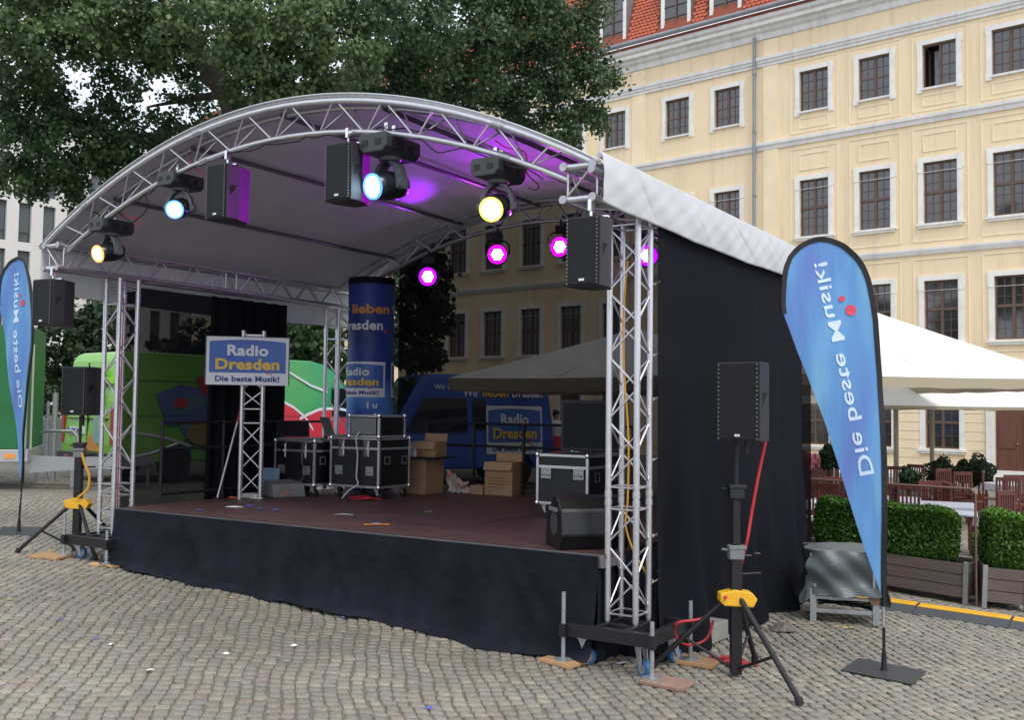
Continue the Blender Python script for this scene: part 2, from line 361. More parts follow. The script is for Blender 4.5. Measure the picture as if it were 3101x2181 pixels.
S0, S1, OW = -46.0, 7.4, 1.13
cols = [4.95, 2.66, .38, -1.90, -4.19, -7.82, -10.12, -13.26]
c = -15.55
while c > -45: cols.append(c); c -= 2.33
rows = [(13.43, 14.97), (8.65, 10.78), (4.5, 6.62), (.82, 3.05)]
DOORC = 2.82
def wall():
    m = M(); xs = sorted(cols); cuts = [S0]
    zc = [-1.6]
    for z0, z1 in sorted(rows): zc += [z0, z1]
    zc.append(16.7)
    for i, c in enumerate(xs): cuts += [c-OW/2, c+OW/2]
    cuts.append(S1)
    for i in range(len(cuts)-1):
        a, b = cuts[i], cuts[i+1]
        if i % 2 == 0: m.add([(a,0,zc[0]),(b,0,zc[0]),(b,0,zc[-1]),(a,0,zc[-1])], [(0,1,2,3)])
        else:
            for j in range(0, len(zc)-1):
                z0, z1 = zc[j], zc[j+1]
                if j % 2 == 0: m.add([(a,0,z0),(b,0,z0),(b,0,z1),(a,0,z1)], [(0,1,2,3)])
                else:
                    D = .2
                    m.add([(a,0,z0),(b,0,z0),(b,0,z1),(a,0,z1),(a,D,z0),(b,D,z0),(b,D,z1),(a,D,z1)], [(0,4,7,3),(1,2,6,5),(3,7,6,2),(0,1,5,4)])
    m.add([(S0,0,-1.6),(S0,14,-1.6),(S0,14,16.7),(S0,0,16.7),(S1,0,-1.6),(S1,14,-1.6),(S1,14,16.7),(S1,0,16.7)], [(0,1,2,3),(4,7,6,5),(1,5,6,2)])
    return m
wall().obj('wall', YW, B)
def band(name, prof, mt, s0=S0, s1=S1): return M().prism(prof, s0, s1, 'x').obj(name, mt, B, bevel=0)
for z in (15.50,): band('string_course', [(0.02,z),(-.07,z),(-.07,z+.10),(-.12,z+.13),(-.12,z+.20),(-.17,z+.24),(-.17,z+.36),(0.02,z+.36)], STG)
band('string_course', [(.02,12.18),(-.06,12.18),(-.08,12.3),(-.14,12.36),(-.14,12.47),(.02,12.5)], STG)
band('string_course', [(.02,7.55),(-.06,7.55),(-.08,7.60),(-.12,7.70),(-.12,7.77),(.02,7.78)], STG)
band('cornice', [(.02,16.55),(-.08,16.58),(-.12,16.78),(-.26,16.86),(-.28,16.98),(-.42,17.0),(-.44,17.16),(-.56,17.22),(-.58,17.36),(.02,17.36)], STG)
band('cornice_fascia', [(-.40,17.005),(-.462,17.005),(-.462,17.13),(-.40,17.13)], STN)
band('eaves_board', [(.0,17.363),(-.62,17.363),(-.62,17.47),(0,17.47)], TILB)
m = M(); m.path([(S0, -.74, 17.56), (S1, -.74, 17.56)], .105, 10); m.obj('gutter', ZNC, B, smooth=True)
band('plinth', [(.02,-1.6),(-.07,-1.6),(-.07,.17),(.02,.17)], STN)
band('plinth_step', [(-.068,-1.6),(-.13,-1.6),(-.13,-.10),(-.068,-.10)], STG)
for a, b in ((-12.34,-11.70), (-6.24,-5.62)): M().box(a, b, -.045, .01, .17, 16.54).obj('pilaster', YW2, B)
# downpipe
m = M(); m.tube((-6.56,-.17,16.7), (-6.56,-.17,-.2), .065, 10)
for z in (15.2, 12.9, 10.4, 8.1, 5.6, 3.1): m.tube((-6.56,-.17,z), (-6.56,-.17,z+.07), .085, 10); m.box(-6.58,-6.54,-.12,.0,z+.01,z+.05)
m.obj('downpipe', ZNC, B, smooth=True)

# one window of each storey, then copies
def window_meshes(h, tr, ny1, ny2):
    w = OW; m = M(); y0, y1 = .10, .15
    def fr(x0, x1, z0, z1, t=.055): m.box(x0, x1, y0, y1, z0, z0+t); m.box(x0, x1, y0, y1, z1-t, z1); m.box(x0, x0+t, y0, y1, z0+t, z1-t); m.box(x1-t, x1, y0, y1, z0+t, z1-t)
    parts = [(0, h*tr, ny1), (h*tr, h, ny2)] if tr else [(0, h, ny1)]
    for z0, z1, ny in parts:
        for x0, x1 in ((-w/2, 0), (0, w/2)):
            fr(x0, x1, z0, z1)
            xm = (x0+x1)/2; m.box(xm-.011, xm+.011, y0+.012, y1-.012, z0+.055, z1-.055)
            for k in range(1, ny):
                z = z0+(z1-z0)*k/ny; t = .024 if (not tr and k == ny//2) else .011
                m.box(x0+.055, x1-.055, y0+.014, y1-.014, z-t, z+t)
    m.box(-.03, .03, y0-.015, y0-.001, .02, h-.02)
    if tr: m.box(-w/2, w/2, y0-.02, y0-.002, h*tr-.04, h*tr+.04)
    sash = m.mesh('window', BRN)
    p = M(); p.add([(-w/2,.135,0),(w/2,.135,0),(w/2,.135,h),(-w/2,.135,h)], [(0,1,2,3)]); pane = p.mesh('pane', GLS)
    s = M(); t = .175; a = w/2
    if tr:
        s.box(-a-t, -a, -.05, .06, -.02, h+t); s.box(a, a+t, -.05, .06, -.02, h+t); s.box(-a, a, -.05, .06, h, h+t)
        s.box(-a-t-.03, a+t+.03, -.07, -.0502, h-.35, h-.34)
        for sg in (-1, 1): s.box(min(sg*(a+t), sg*(a+t+.035)), max(sg*(a+t), sg*(a+t+.035)), -.045, .0, h-.3, h+t)
    else:
        s.box(-a-t, -a, -.05, .06, -.16, h+t); s.box(a, a+t, -.05, .06, -.16, h+t); s.box(-a, a, -.05, .06, h, h+t)
        for sg in (-1, 1):
            for z0, z1 in ((-.16, .12), (h-.12, h+t)): s.box(min(sg*(a+t), sg*(a+t+.03)), max(sg*(a+t), sg*(a+t+.03)), -.045, 0, z0, z1)
    sur = s.mesh('surround', STN)
    q = M()
    if tr: q.box(-a-t-.06, a+t+.06, -.13, .05, -.10, -.022); q.box(-a-t, a+t, -.09, .05, -.18, -.102)
    else: q.box(-a-.03, a+.03, -.10, .12, -.075, -.002)
    sill = q.mesh('sill', STN if tr else STG)
    return sash, pane, sur, sill
kinds = [window_meshes(1.54, 0, 4, 0), window_meshes(2.13, .5, 3, 3), window_meshes(2.12, .53, 3, 3), window_meshes(2.23, .4, 2, 4)]
curt = M().grid(lambda u, v: (-.5+u*.42, .17+.02*math.sin(u*28), v*1.3), 20, 1).mesh('curtain', CUR)
for (z0, z1), (sash, pane, sur, sill) in zip(rows, kinds):
    for c in cols:
        if z0 < 1 and abs(c-2.66) < .1: continue
        o = link('window', sash, B, (c, 0, z0))
        if z0 > 13 and abs(c-.38) < .01:      # the one with its left casement swung inwards
            q = M(); q.box(-OW/2, -OW/2+.05, .10, .15, 0, 1.54); q.box(-OW/2, 0, .10, .15, 0, .05); q.box(-OW/2, 0, .10, .15, 1.49, 1.54); q.box(-.03, .03, .085, .15, .02, 1.52)
            for a0, a1 in ((.03, .06), (OW/2-.055, OW/2), (.29, .312)): q.box(a0, a1, .11, .148, 0, 1.54)
            for zz in (.0, .375, .755, 1.135, 1.49): q.box(.06, OW/2-.05, .112, .146, zz, zz+(.05 if zz in (.0, 1.49) else .022))
            q.box(-OW/2+.04, -OW/2+.09, .16, .60, .05, .1); q.box(-OW/2+.04, -OW/2+.09, .16, .60, 1.44, 1.49); q.box(-OW/2+.04, -OW/2+.09, .55, .60, .1, 1.44)
            o.data = q.mesh('window', BRN); link('curtain', curt, o, (.06, .35, .06), None, (.75, 1, 1.05))
            pn = M().add([(0, .135, 0), (OW/2, .135, 0), (OW/2, .135, 1.54), (0, .135, 1.54)], [(0, 1, 2, 3)]).obj('pane', GLS, o)
            M().box(-OW/2-.3, OW/2+.3, 1.2, 1.22, -.3, 1.9).box(-OW/2-.3, -OW/2-.28, .19, 1.2, -.3, 1.9).box(OW/2+.28, OW/2+.3, .19, 1.2, -.3, 1.9).box(-OW/2-.28, OW/2+.28, .19, 1.2, 1.88, 1.9).box(-OW/2-.28, OW/2+.28, .19, 1.2, -.3, -.28).box(-OW/2-.28, OW/2+.28, .20, .205, 1.56, 1.88).box(-OW/2-.28, -OW/2-.01, .20, .205, -.28, 1.56).obj('room_wall', mat('room_wall', (.10, .09, .08), .9), o)
            link('surround', sur, o); link('sill', sill, o); continue
        link('surround', sur, o); link('sill', sill, o); link('pane', pane, o)
# relief panels round the right-hand bays
for c in cols[:5]:
    for zs in (((12.62,15.40), (12.78,13.18)), ((8.0,12.02), (11.17,11.80)), ((4.1,7.4), None)):
        (a, b), sm = zs; m = M()
        def frame(x0, x1, z0, z1, t=.03, d=.025):
            m.box(x0,x1,-d,.005,z0,z0+t); m.box(x0,x1,-d,.005,z1-t,z1); m.box(x0,x0+t,-d,.005,z0+t,z1-t); m.box(x1-t,x1,-d,.005,z0+t,z1-t)
        frame(c-.93, c+.93, a, b)
        if sm: frame(c-.57, c+.57, *sm)
        m.obj('panel_moulding', CRM, B)
# stone courses of the ground floor
sc = sorted([c for c in cols if c > -9])
for i in range(len(sc)-1):
    a, b = sc[i]+OW/2+.18, sc[i+1]-OW/2-.18
    if i == len(sc)-2: continue
    if abs(sc[i+1]-2.66) < .1: b = 1.77
    z = .18; base = M().box(0, b-a, -.035, .004, 0, .292).mesh('stone_course', YW2)
    while z < 3.7: link('stone_course', base, B, (a, 0, z)); z += .3085
for c in sc[:-2]:
    for z in (.18,): link('stone_course', M().box(-.74, .74, -.034, .004, 0, .292).mesh('stone_course', YW2), B, (c, 0, z))
# door in the last bay
dr = link('door', M().box(-.72, .72, -.02, .06, -.35, 2.55).box(-.72,.72,-.02,.06,2.6,3.5).mesh('door', BRD), B, (DOORC, 0, 0))
m = M(); m.box(-1.02,-.76,-.09,.06,-.35,3.6); m.box(.76,1.02,-.09,.06,-.35,3.6); m.box(-.76,.76,-.09,.06,3.52,3.8); m.obj('surround', STN, dr)
m = M(); n = 14; r = [(-.74+1.48*i/n, 2.25+.28*math.sin(PI*i/n)) for i in range(n+1)]
m.path([(x,-.035,z) for x, z in r], .03, 6); m.obj('arch_moulding', BRN, dr)
for x in (-.38,.38):
    for z0, z1 in ((-.1,.75), (.9,2.0)): M().box(x-.26,x+.26,-.045,-.0202,z0,z1).obj('panel', BRD, dr, bevel=.01)
M().tube((-.05,-.1,1.05),(-.05,-.02,1.05),.025,8).obj('handle', CHROME, dr)
# roof with tiles
RA = Vector((0, -.66, 17.62)); RB = Vector((0, .34, 20.9)); rd = (RB-RA).normalized(); RLEN = (RB-RA).length
roof = M().add([(S0,-.64,17.6),(S1,-.64,17.6),(S1,.36,20.9),(S0,.36,20.9),(S1,7,23.5),(S0,7,23.5)], [(0,1,2,3),(3,2,4,5)]).obj('roof', TILB, B)
tw, th_ = .19, .165
tm = M(); nrm = Vector((0, -rd.z, rd.y))
def tpt(x, l, d): return Vector((x, 0, 0))+rd*l+nrm*d
pr = [(-.085,.03),(-.088,-.06),(-.05,-.105),(0,-.118),(.05,-.105),(.088,-.06),(.085,.03)]
def tile_shape(m, s=0, l=0, j=0):
    k = [tpt(s+x, l+y+.1, (.036-.012*(y+.118)/.15)+.004*math.cos(x*18)+j) for x, y in pr]; kb = [tpt(s+x, l+y+.1, .012+j) for x, y in pr]
    m.add(k+kb, [tuple(range(7))]+[(i, 7+i, 7+i+1, i+1) for i in range(6)])
tile_shape(tm); tmesh = tm.mesh('roof_tile', TILE)
dorm = [(-13.06, 1), (-9.91, 0), (-7.63, 0), (-16.6, 0), (-20.0, 0), (-23.2, 1), (-26.6, 0)]
cand = []
for r_ in range(int(RLEN/th_)):
    s = -30.0+(r_ % 2)*tw/2
    while s < -2.6:
        if not any(abs(s-d) < .88 for d, _ in dorm) or r_ > 13: cand.append((abs(s+8.5)+r_*.25, s, r_*th_+rng.uniform(-.006, .006), rng.uniform(-.004, .005)))
        s += tw
cand.sort()
big = M()
for k, (_, s, l, j) in enumerate(cand):
    if k < 300: o = link('roof_tile', tmesh, roof, Vector((s, 0, 0))+RA+rd*l+nrm*j)
    else: tile_shape(big, s, l, j)
o = big.obj('roof_tiles', TILE, roof); o.location = RA; stuff(o)
# dormers
for s, arch in dorm:
    m = M(); w = .70; t = .15; h = 2.15
    m.box(-w, -w+t, 0, .12, 0, h); m.box(w-t, w, 0, .12, 0, h); m.box(-w+t, w-t, 0, .12, 0, .08)
    if arch:
        n = 12; o_ = [(-w*math.cos(PI*i/n), h-.06+.32*math.sin(PI*i/n)) for i in range(n+1)]; q_ = [(-(w-t)*math.cos(PI*i/n), h-.16+.28*math.sin(PI*i/n)) for i in range(n+1)]
        for i in range(n): m.prism([q_[i], q_[i+1], o_[i+1], o_[i]], 0, .12)
    else: m.box(-w+t, w-t, 0, .12, h-.14, h)
    d = m.obj('dormer', STN, B); d.location = (s, -.55, 17.72)
    m = M(); sl_ = .92
    m.add([(-w-.04,.02,-.05),(-w-.04,sl_+.35,h),(-w-.04,.02,h),(w+.04,.02,-.05),(w+.04,sl_+.35,h),(w+.04,.02,h)], [(0,1,2),(3,5,4)])
    if arch:
        n = 10; pts = [(-(w+.07)*math.cos(PI*i/n), h-.04+.36*math.sin(PI*i/n)) for i in range(n+1)]
        for i in range(n): m.add([(pts[i][0],-.06,pts[i][1]),(pts[i+1][0],-.06,pts[i+1][1]),(pts[i+1][0],1.4,pts[i+1][1]),(pts[i][0],1.4,pts[i][1])], [(0,1,2,3)])
    else: m.box(-w-.12, w+.12, -.1, 1.4, h, h+.1)
    m.obj('cheeks', ZNC, d)
    m = M(); m.add([(-w+t,.09,.08),(w-t,.09,.08),(w-t,.09,h-.14),(-w+t,.09,h-.14)], [(0,1,2,3)]); m.obj('pane', GLS, d)
    m = M(); m.box(-.03,.03,.03,.08,.08,h-.14)
    for k in (1,2,3): z = .08+(h-.22)*k/4; m.box(-w+t,-.03,.045,.075,z-.015,z+.015); m.box(.03,w-t,.045,.075,z-.015,z+.015)
    m.obj('sash', BRN, d)
# ------------------------------------------------------------------ white office block far left
WB = thing('office_block', 'white modern office block with tall narrow windows behind the trees at left', 'building', (at(75,700,62).x, 62, 0), math.radians(49.67))
CONC = mat('white_facade', (.58,.58,.57), .7, 0, .06, .5); GL2 = mat('office_glass', (.09,.11,.12), .08, 0, .4, .3, spec=.8); DGR = mat('dark_frame', (.05,.055,.06), .5)
wc = [(-10.5+1.5*k) for k in range(26)]; wr = [(14.38-2.99*k) for k in range(5)]+[17.37]
m = M(); cuts = [-12.0]
for c in wc: cuts += [c-.385, c+.385]
cuts.append(30); zc = [-1]
for z in sorted(wr): zc += [z-2.46, z]
zc.append(19.5)
for i in range(len(cuts)-1):
    a, b = cuts[i], cuts[i+1]
    if i % 2 == 0: m.add([(a,0,-1),(b,0,-1),(b,0,19.5),(a,0,19.5)], [(0,1,2,3)])
    else:
        for j in range(len(zc)-1):
            z0, z1 = zc[j], zc[j+1]
            if j % 2 == 0: m.add([(a,0,z0),(b,0,z0),(b,0,z1),(a,0,z1)], [(0,1,2,3)])
            else: m.add([(a,0,z0),(b,0,z0),(b,0,z1),(a,0,z1),(a,.3,z0),(b,.3,z0),(b,.3,z1),(a,.3,z1)], [(0,4,7,3),(1,2,6,5),(3,7,6,2),(0,1,5,4)])
m.add([(-12,0,-1),(-12,14,-1),(-12,14,19.5),(-12,0,19.5),(30,0,-1),(30,14,-1),(30,14,19.5),(30,0,19.5)], [(0,3,2,1),(4,5,6,7),(3,7,6,2)])
m.obj('wall', CONC, WB)
fm = M().box(-.385,-.345,.2,.27,0,2.46).box(.345,.385,.2,.27,0,2.46).box(-.345,.345,.2,.27,0,.05).box(-.345,.345,.2,.27,2.41,2.46).box(-.345,.345,.2,.27,.62,.66).box(-.345,.345,.1,.13,.5,.53).mesh('window', DGR)
pm = M().add([(-.385,.25,0),(.385,.25,0),(.385,.25,2.46),(-.385,.25,2.46)], [(0,1,2,3)]).mesh('pane', GL2)
for z in wr:
    for c in wc:
        o = link('window', fm, WB, (c, 0, z-2.46)); link('pane', pm, o)
# ------------------------------------------------------------------ stage: trusses
BR = M().tube((0,0,0),(0,0,1),.0085,6).mesh('brace', ALU, True)
def chordmesh(L, r=.0255): 
    m = M(); m.tube((0,0,0),(0,0,L),r,12)
    return m
def quad_truss(root, L, s=.12, pitch=.243, joints=(), start=.06, mt=ALU, faces=(0,1,2,3), name='chord'):
    cm = M(); cm.tube((0,0,0),(0,0,L),.0255,12)
    for j in joints:
        cm.tube((0,0,j-.055),(0,0,j-.01),.030,12); cm.tube((0,0,j+.01),(0,0,j+.055),.030,12)
    cme = cm.mesh(name, mt, True); cs = [(-s,-s),(s,-s),(s,s),(-s,s)]
    for x, y in cs: link(name, cme, root, (x, y, 0))
    segs = []; ed = [0]+list(joints)+[L]
    for a, b in zip(ed[:-1], ed[1:]):
        a2 = a+(.05 if a == 0 else .085); b2 = b-(.05 if b == L else .085)
        n = max(1, round((b2-a2-.03)/pitch)); p = (b2-a2-.03)/n
        for f in faces:
            c0, c1 = cs[f], cs[(f+1) % 4]
            for z in (a2, b2):
                align(link('brace', BR, root), (c0[0], c0[1], z), (c1[0], c1[1], z))
            for k in range(n):
                z = a2+.015+k*p; A, Bq = (c0, c1) if (k+f) % 2 == 0 else (c1, c0)
                align(link('brace', BR, root), (A[0], A[1], z+.012), (Bq[0], Bq[1], z+p-.012))
    return root
TZ = 3.46
def tower(a, b, z0, joints, label):
    t = thing('truss_tower', label, 'truss tower', SF(a, b, z0), -TH, 'aluminium towers carrying the stage roof')
    quad_truss(t, TZ+tilt(a)-z0, joints=joints)
    # sleeve block where tower meets roof girder
    for x in (-.12,.12):
        for y in (-.12,.12): M().tube((x,y,.0),(x,y,-.05),.018,8).obj('foot_pin', STEEL, t)
    return t
gr_ = G(*SF(0,0,0)[:2]); gl_ = G(*SF(6.28,0,0)[:2])
tR = tower(0, 0, .375, [.945], 'near right aluminium truss tower standing on a black wheeled base')
tL = tower(6.28, 0, .585, [.32, .62, 2.62], 'left front aluminium truss tower beside the tripod speaker')
tBL = tower(6.28, 3.6, .55, [.5, 2.5], 'rear left aluminium truss tower in front of the green van')
tBR = tower(0, 3.6, .38, [.95, 2.5], 'rear right aluminium truss tower behind the black side cloth')
# wheeled bases with jacks
def dolly(a, b, label, gz):
    P = SF(a, b, 0); zf = .30 if a < 3 else .50
    d = thing('wheeled_base', label, 'tower base', (P.x, P.y, zf), -TH, 'black wheeled bases under the towers')
    h = .36
    m = M(); z0, z1 = -.04, .06
    for x0,x1,y0,y1 in ((-h,h,-h,-h+.06),(-h,h,h-.06,h),(-h,-h+.06,-h+.06,h-.06),(h-.06,h,-h+.06,h-.06),(-.15,-.09,-h+.06,h-.06),(.09,.15,-h+.06,h-.06)): m.box(x0,x1,y0,y1,z0,z1)
    m.box(-.09,.09,-.15,-.09,z0+.01,z1-.005); m.box(-.09,.09,.09,.15,z0+.01,z1-.005)
    m.obj('frame', BLK, d, bevel=.004)
    for (x, y), ang in zip(((-.24,-.27),(.24,-.27),(.27,.24),(-.24,.27)), (.3,-.5,1.2,2.2)):
        w = SF(a-x, b+y, 0); gg = G(w.x, w.y)-zf
        cz = gg+.062
        c = M(); c.box(-.05,.05,-.05,.05,z0-.012,z0-.002); c.prism([(-.045,z0-.012),(.03,z0-.012),(.045,cz),(.02,cz-.01)], -.034, -.028); c.prism([(-.045,z0-.012),(.03,z0-.012),(.045,cz),(.02,cz-.01)], .028, .034)
        o = c.obj('castor', STEEL, d); o.location = (x, y, 0); o.rotation_euler = (0, 0, ang)
        M().lathe([(.03,-.02),(.062,-.018),(.062,.018),(.03,.02)], (.03,0,cz), 20, (0,1,0)).obj('wheel', BLUEW, o, smooth=True)
        M().lathe([(.001,-.022),(.04,-.022),(.04,.022),(.001,.022)], (.03,0,cz), 14, (0,1,0)).obj('hub', STEEL, o, smooth=True)
    for x, y, top in ((-.37,-.37,.30),(.37,-.37,.16),(.37,.37,.2),(-.37,.37,.2)):
        w = SF(a-x, b+y, 0); gg = G(w.x, w.y)-zf
        j = M(); j.tube((x,y,gg+.035),(x,y,top),.0165,10); j.lathe([(.075,gg+.028),(.075,gg+.034),(.03,gg+.045)], (x,y,0), 16); M().box(x-.026,x+.026,y-.026,y+.026,z0,z1).obj('jack_collar', BLK, d)
        j.obj('jack', STEEL, d, smooth=False)
    return d
dolly(0, 0, 'black wheeled base with blue castors under the near right tower', 0)
dolly(6.28, 0, 'black wheeled base with blue castors under the left front tower', 0)
dolly(6.28, 3.6, 'black wheeled base under the rear left tower, behind the cloth', 0)
def pad(px, py, rz, sx, sy, mt, label):
    d = CF+CR*((px-CX)/FPX)-CU*((py-CY)/FPX); t = (-EYE)/(d.z+.0423*d.x-.0093*d.y); P = Vector((0,0,EYE))+d*t
    return pad_at(P.x, P.y, rz, sx, sy, mt, label)
def pad_at(x, y, rz, sx, sy, mt, label):
    m = M().box(-sx/2,sx/2,-sy/2,sy/2,0,.024); o = m.obj('wooden_pad', mt, None, bevel=.003); o.location = (x, y, G(x, y)+.006); o.rotation_euler = (0.0093, .0423, rz)
    return tag(o, label, 'wooden pad', 'wooden pads under the jacks')
w_ = SF(.37,-.37,0); pad_at(w_.x, w_.y, -.75, .30, .24, WOODP, 'square plywood pad under the jack left of the near tower')
w_ = SF(-.37,-.37,0); pad_at(w_.x+.10, w_.y-.05, -.55, .34, .25, WOODR, 'worn grey-brown board under the front jack of the near tower')
w_ = SF(-.37,.37,0); pad_at(w_.x+.05, w_.y-.03, -.45, .30, .24, WOODP, 'square plywood pad behind the speaker tripod foot')
w_ = SF(6.28+.37,-.37,0); pad_at(w_.x-.12, w_.y-.05, -.2, .36, .3, WOODP, 'plywood pad lying left of the left tower base')
w_ = SF(6.28-.37,-.37,0); pad_at(w_.x+.0, w_.y, -.05, .33, .10, mat('fresh_wood', (.62,.38,.16), .7, 0, .15, 5, stretch=(1,8,1)), 'narrow fresh wood batten under the left tower jack')

# ------------------------------------------------------------------ roof
def girder(a, b0, b1, label):
    t = thing('roof_girder', label, 'roof girder', SF(a, b0, 3.60+tilt(a)), -TH, 'side girders of the stage roof')
    t.rotation_euler = Euler((-PI/2, 0, -TH), 'XYZ')
    quad_truss(t, b1-b0, joints=[2.35], pitch=.25)
    for x in (-.12,.12):
        for y in (-.12,.12): M().tube((x,y,-.03),(x,y,.04),.032,12).obj('end_socket', ALUD, t, smooth=True)
    for y in (-.12,.12): M().tube((-.12,y,.01),(.12,y,.01),.0255,12).obj('end_bar', ALU, t, smooth=True)
    align(link('brace', BR, t), (.12*(1 if a < 3 else -1), -.12, .0), (-.12*(1 if a < 3 else -1), .12, .0))
    return t
girder(0, -.87, 4.15, 'right side roof girder running back over the black side cloth')
girder(6.28, -.87, 4.15, 'left side roof girder reaching back to the rear tower')
HS = 3.26
def arz(t, top=True): return (4.66-.0866*t*t) if top else (4.41-.083*t*t)
def arch(b, label, mt=ALU):
    r = thing('roof_arch', label, 'roof arch', SF(3.10, b, 0), -TH, 'curved arch trusses of the stage roof')
    r.rotation_euler = (Matrix.Rotation(-TH, 4, 'Z') @ Matrix.Rotation(-.017, 4, 'Y')).to_euler()
    N = 28
    def ln(h, y, up): return [((-h+2*h*i/N), y, arz(-h+2*h*i/N, up)) for i in range(N+1)]
    for nm, h, y, up, rr in (('top_chord', HS, 0, True, .0255), ('top_chord', HS, .22, True, .0255), ('bottom_chord', 3.04, .09, False, .0255)):
        M().path(ln(h, y, up), rr, 12).obj(nm, mt, r, smooth=True)
    # joint sleeves
    for t in (-2.62, -.95, 2.42):
        for up, y in ((True, 0), (False, .09)):
            z = arz(t, up); z2 = arz(t+.1, up); M().tube((t,y,z),(t+.1,y,z2),.031,12).obj('coupler', ALUD, r, smooth=True)
    K = 22
    for i in range(K):
        t0 = -2.95+5.9*i/K; t1 = -2.95+5.9*(i+1)/K
        A = (t0+.02, 0, arz(t0+.02)) if i % 2 == 0 else (t0+.02, .09, arz(t0+.02, False)); C = (t1-.02, .09, arz(t1-.02, False)) if i % 2 == 0 else (t1-.02, 0, arz(t1-.02))
        align(link('brace', BR, r), A, C)
        A = (t0+.02, .22, arz(t0+.02)) if i % 2 == 0 else (t0+.02, .09, arz(t0+.02, False)); C = (t1-.02, .09, arz(t1-.02, False)) if i % 2 == 0 else (t1-.02, .22, arz(t1-.02))
        align(link('brace', BR, r), A, C)
        if i % 2 == 1: align(link('brace', BR, r), (t0, 0, arz(t0)), (t0+.27, .22, arz(t0+.27)))
    return r
arch(-.87, 'front roof arch, bright curved aluminium truss over the stage opening')
arch(3.72, 'rear roof arch, dim curved truss behind the purple lamps')
# end posts at the girder corners
# canopy skin
RM = (Matrix.Translation(SF(3.10, 0, 0)) @ Matrix.Rotation(-TH, 4, 'Z') @ Matrix.Rotation(-.017, 4, 'Y'))
can = thing('roof_canopy', 'white tarpaulin canopy stretched over the arches with a grey underside', 'canopy', (0,0,0))
can.matrix_world = RM; can.location = RM.to_translation(); can.rotation_euler = RM.to_euler()
def cz(t): return arz(t)+.034-.002*t*t
def cskin(u, v, off):
    t = (-3.34+6.68*u); y = -.868+5.09*v
    sag = .03*math.sin(PI*min(1, max(0, v)))*math.sin(u*PI*8)**2 + .008*math.sin(u*37+v*9)
    return (t, y, cz(t)+off-sag*.5)
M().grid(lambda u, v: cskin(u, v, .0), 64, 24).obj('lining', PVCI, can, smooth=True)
M().grid(lambda u, v: cskin(u, v, .012), 64, 24).obj('top_sheet', PVC, can, smooth=True)
for t in (-2.35,-1.18,.02,1.2,2.35): M().tube((t,-.7,cz(t)-.045),(t,3.9,cz(t)-.045),.024,8).obj('purlin', mat('purlin_grey', (.16,.15,.18), .4, .5), can, smooth=True)
N = 40; m = M(); m.path([((-3.34+6.68*i/N), -.872, cz(-3.34+6.68*i/N)+.004) for i in range(N+1)], .012, 8); m.path([((-3.34+6.68*i/N), -.885, cz(-3.34+6.68*i/N)+.024) for i in range(N+1)], .009, 6)
m.obj('keder_rail', ALU, can, smooth=True)
m = M(); m.path([((-3.3+6.6*i/N), 4.2, cz(-3.3+6.6*i/N)+.012) for i in range(N+1)], .02, 8); m.obj('keder_rail', ALUD, can, smooth=True)
# valances
def valance(a, y0, y1, ztop, zb, sgn):
    nrg = random.Random(5 if a < 3 else 9); ph = [nrg.uniform(0, 6) for _ in range(8)]
    def fn(u, v):
        y = y0+(y1-y0)*u; zb_ = zb(u); z = ztop(u)+(zb_-ztop(u))*v
        w = (.006*math.sin(y*3.3+v*2+ph[0])+.006*math.sin(y*9-v*7+ph[1])+.0035*math.sin(y*23+v*14+ph[2]))*min(1, v*2+.1)*(1-.5*v)
        # diagonal creases
        for k in range(5):
            d = (y-(y0+(.10+.2*k)*(y1-y0)))-.9*v*(.5+.2*k); w += .011*math.exp(-(d/.022)**2)*math.sin(PI*min(1, v))*(1 if k % 2 else -1)
        w += .018*math.sin(PI*v)
        return (-(a-3.14)+sgn*w, y, z)
    return M().grid(fn, 150, 22)
m = valance(3.14-3.385, -.95, 4.15, lambda u: 3.775, lambda u: 3.42-.035*math.sin(PI*u)-.004*math.sin(u*23), 1)
o = m.obj('valance', PVC, can, smooth=True, solid=.003)
m = valance(3.14+3.34, -.85, 4.15, lambda u: 3.74, lambda u: 3.24-.05*math.sin(PI*u), -1)
m.obj('valance', PVC, can, smooth=True, solid=.003)
M().tube((3.31,-.97,3.66),(3.31,4.0,3.66),.028,12).obj('edge_tube', ALUD, can, smooth=True); M().tube((3.34,-.9,3.77),(3.34,4.1,3.77),.02,8).obj('edge_tube', ALUD, can, smooth=True)

# ------------------------------------------------------------------ deck
deck = thing('stage_deck', 'dark red-brown stage floor of worn boards with a metal front edge', 'stage', SF(6.02, -.18, DK), -TH)
W_, D_ = 5.9, 4.4
bx = [0, 1.97, 3.93, 5.9]; by = [0, 1.1, 2.2, 3.3, 4.4]
for i in range(3):
    for j in range(4):
        M().box(bx[i]+.004, bx[i+1]-.004, by[j]+.012*(j == 0)+.004, by[j+1]-.004, -.03, rng.uniform(-.001, .0012)).obj('deck_board', DECKM, deck)
m = M(); m.box(0, W_, -.012, .012, -.10, .002); m.obj('front_edge', ALUD, deck)
for x in (0, W_-.012): M().box(x, x+.012, .013, D_, -.10, -.031).obj('side_edge', ALUD, deck)
for x in (.1, 1.97, 3.93, 5.8):
    for y in (.25, 2.2, 4.2):
        w = SF(6.02-x, -.18+y, 0); m.tube((x,y,-.1),(x,y,G(w.x,w.y)-DK+.01),.024,8)
m.obj('legs', ALUD, deck)
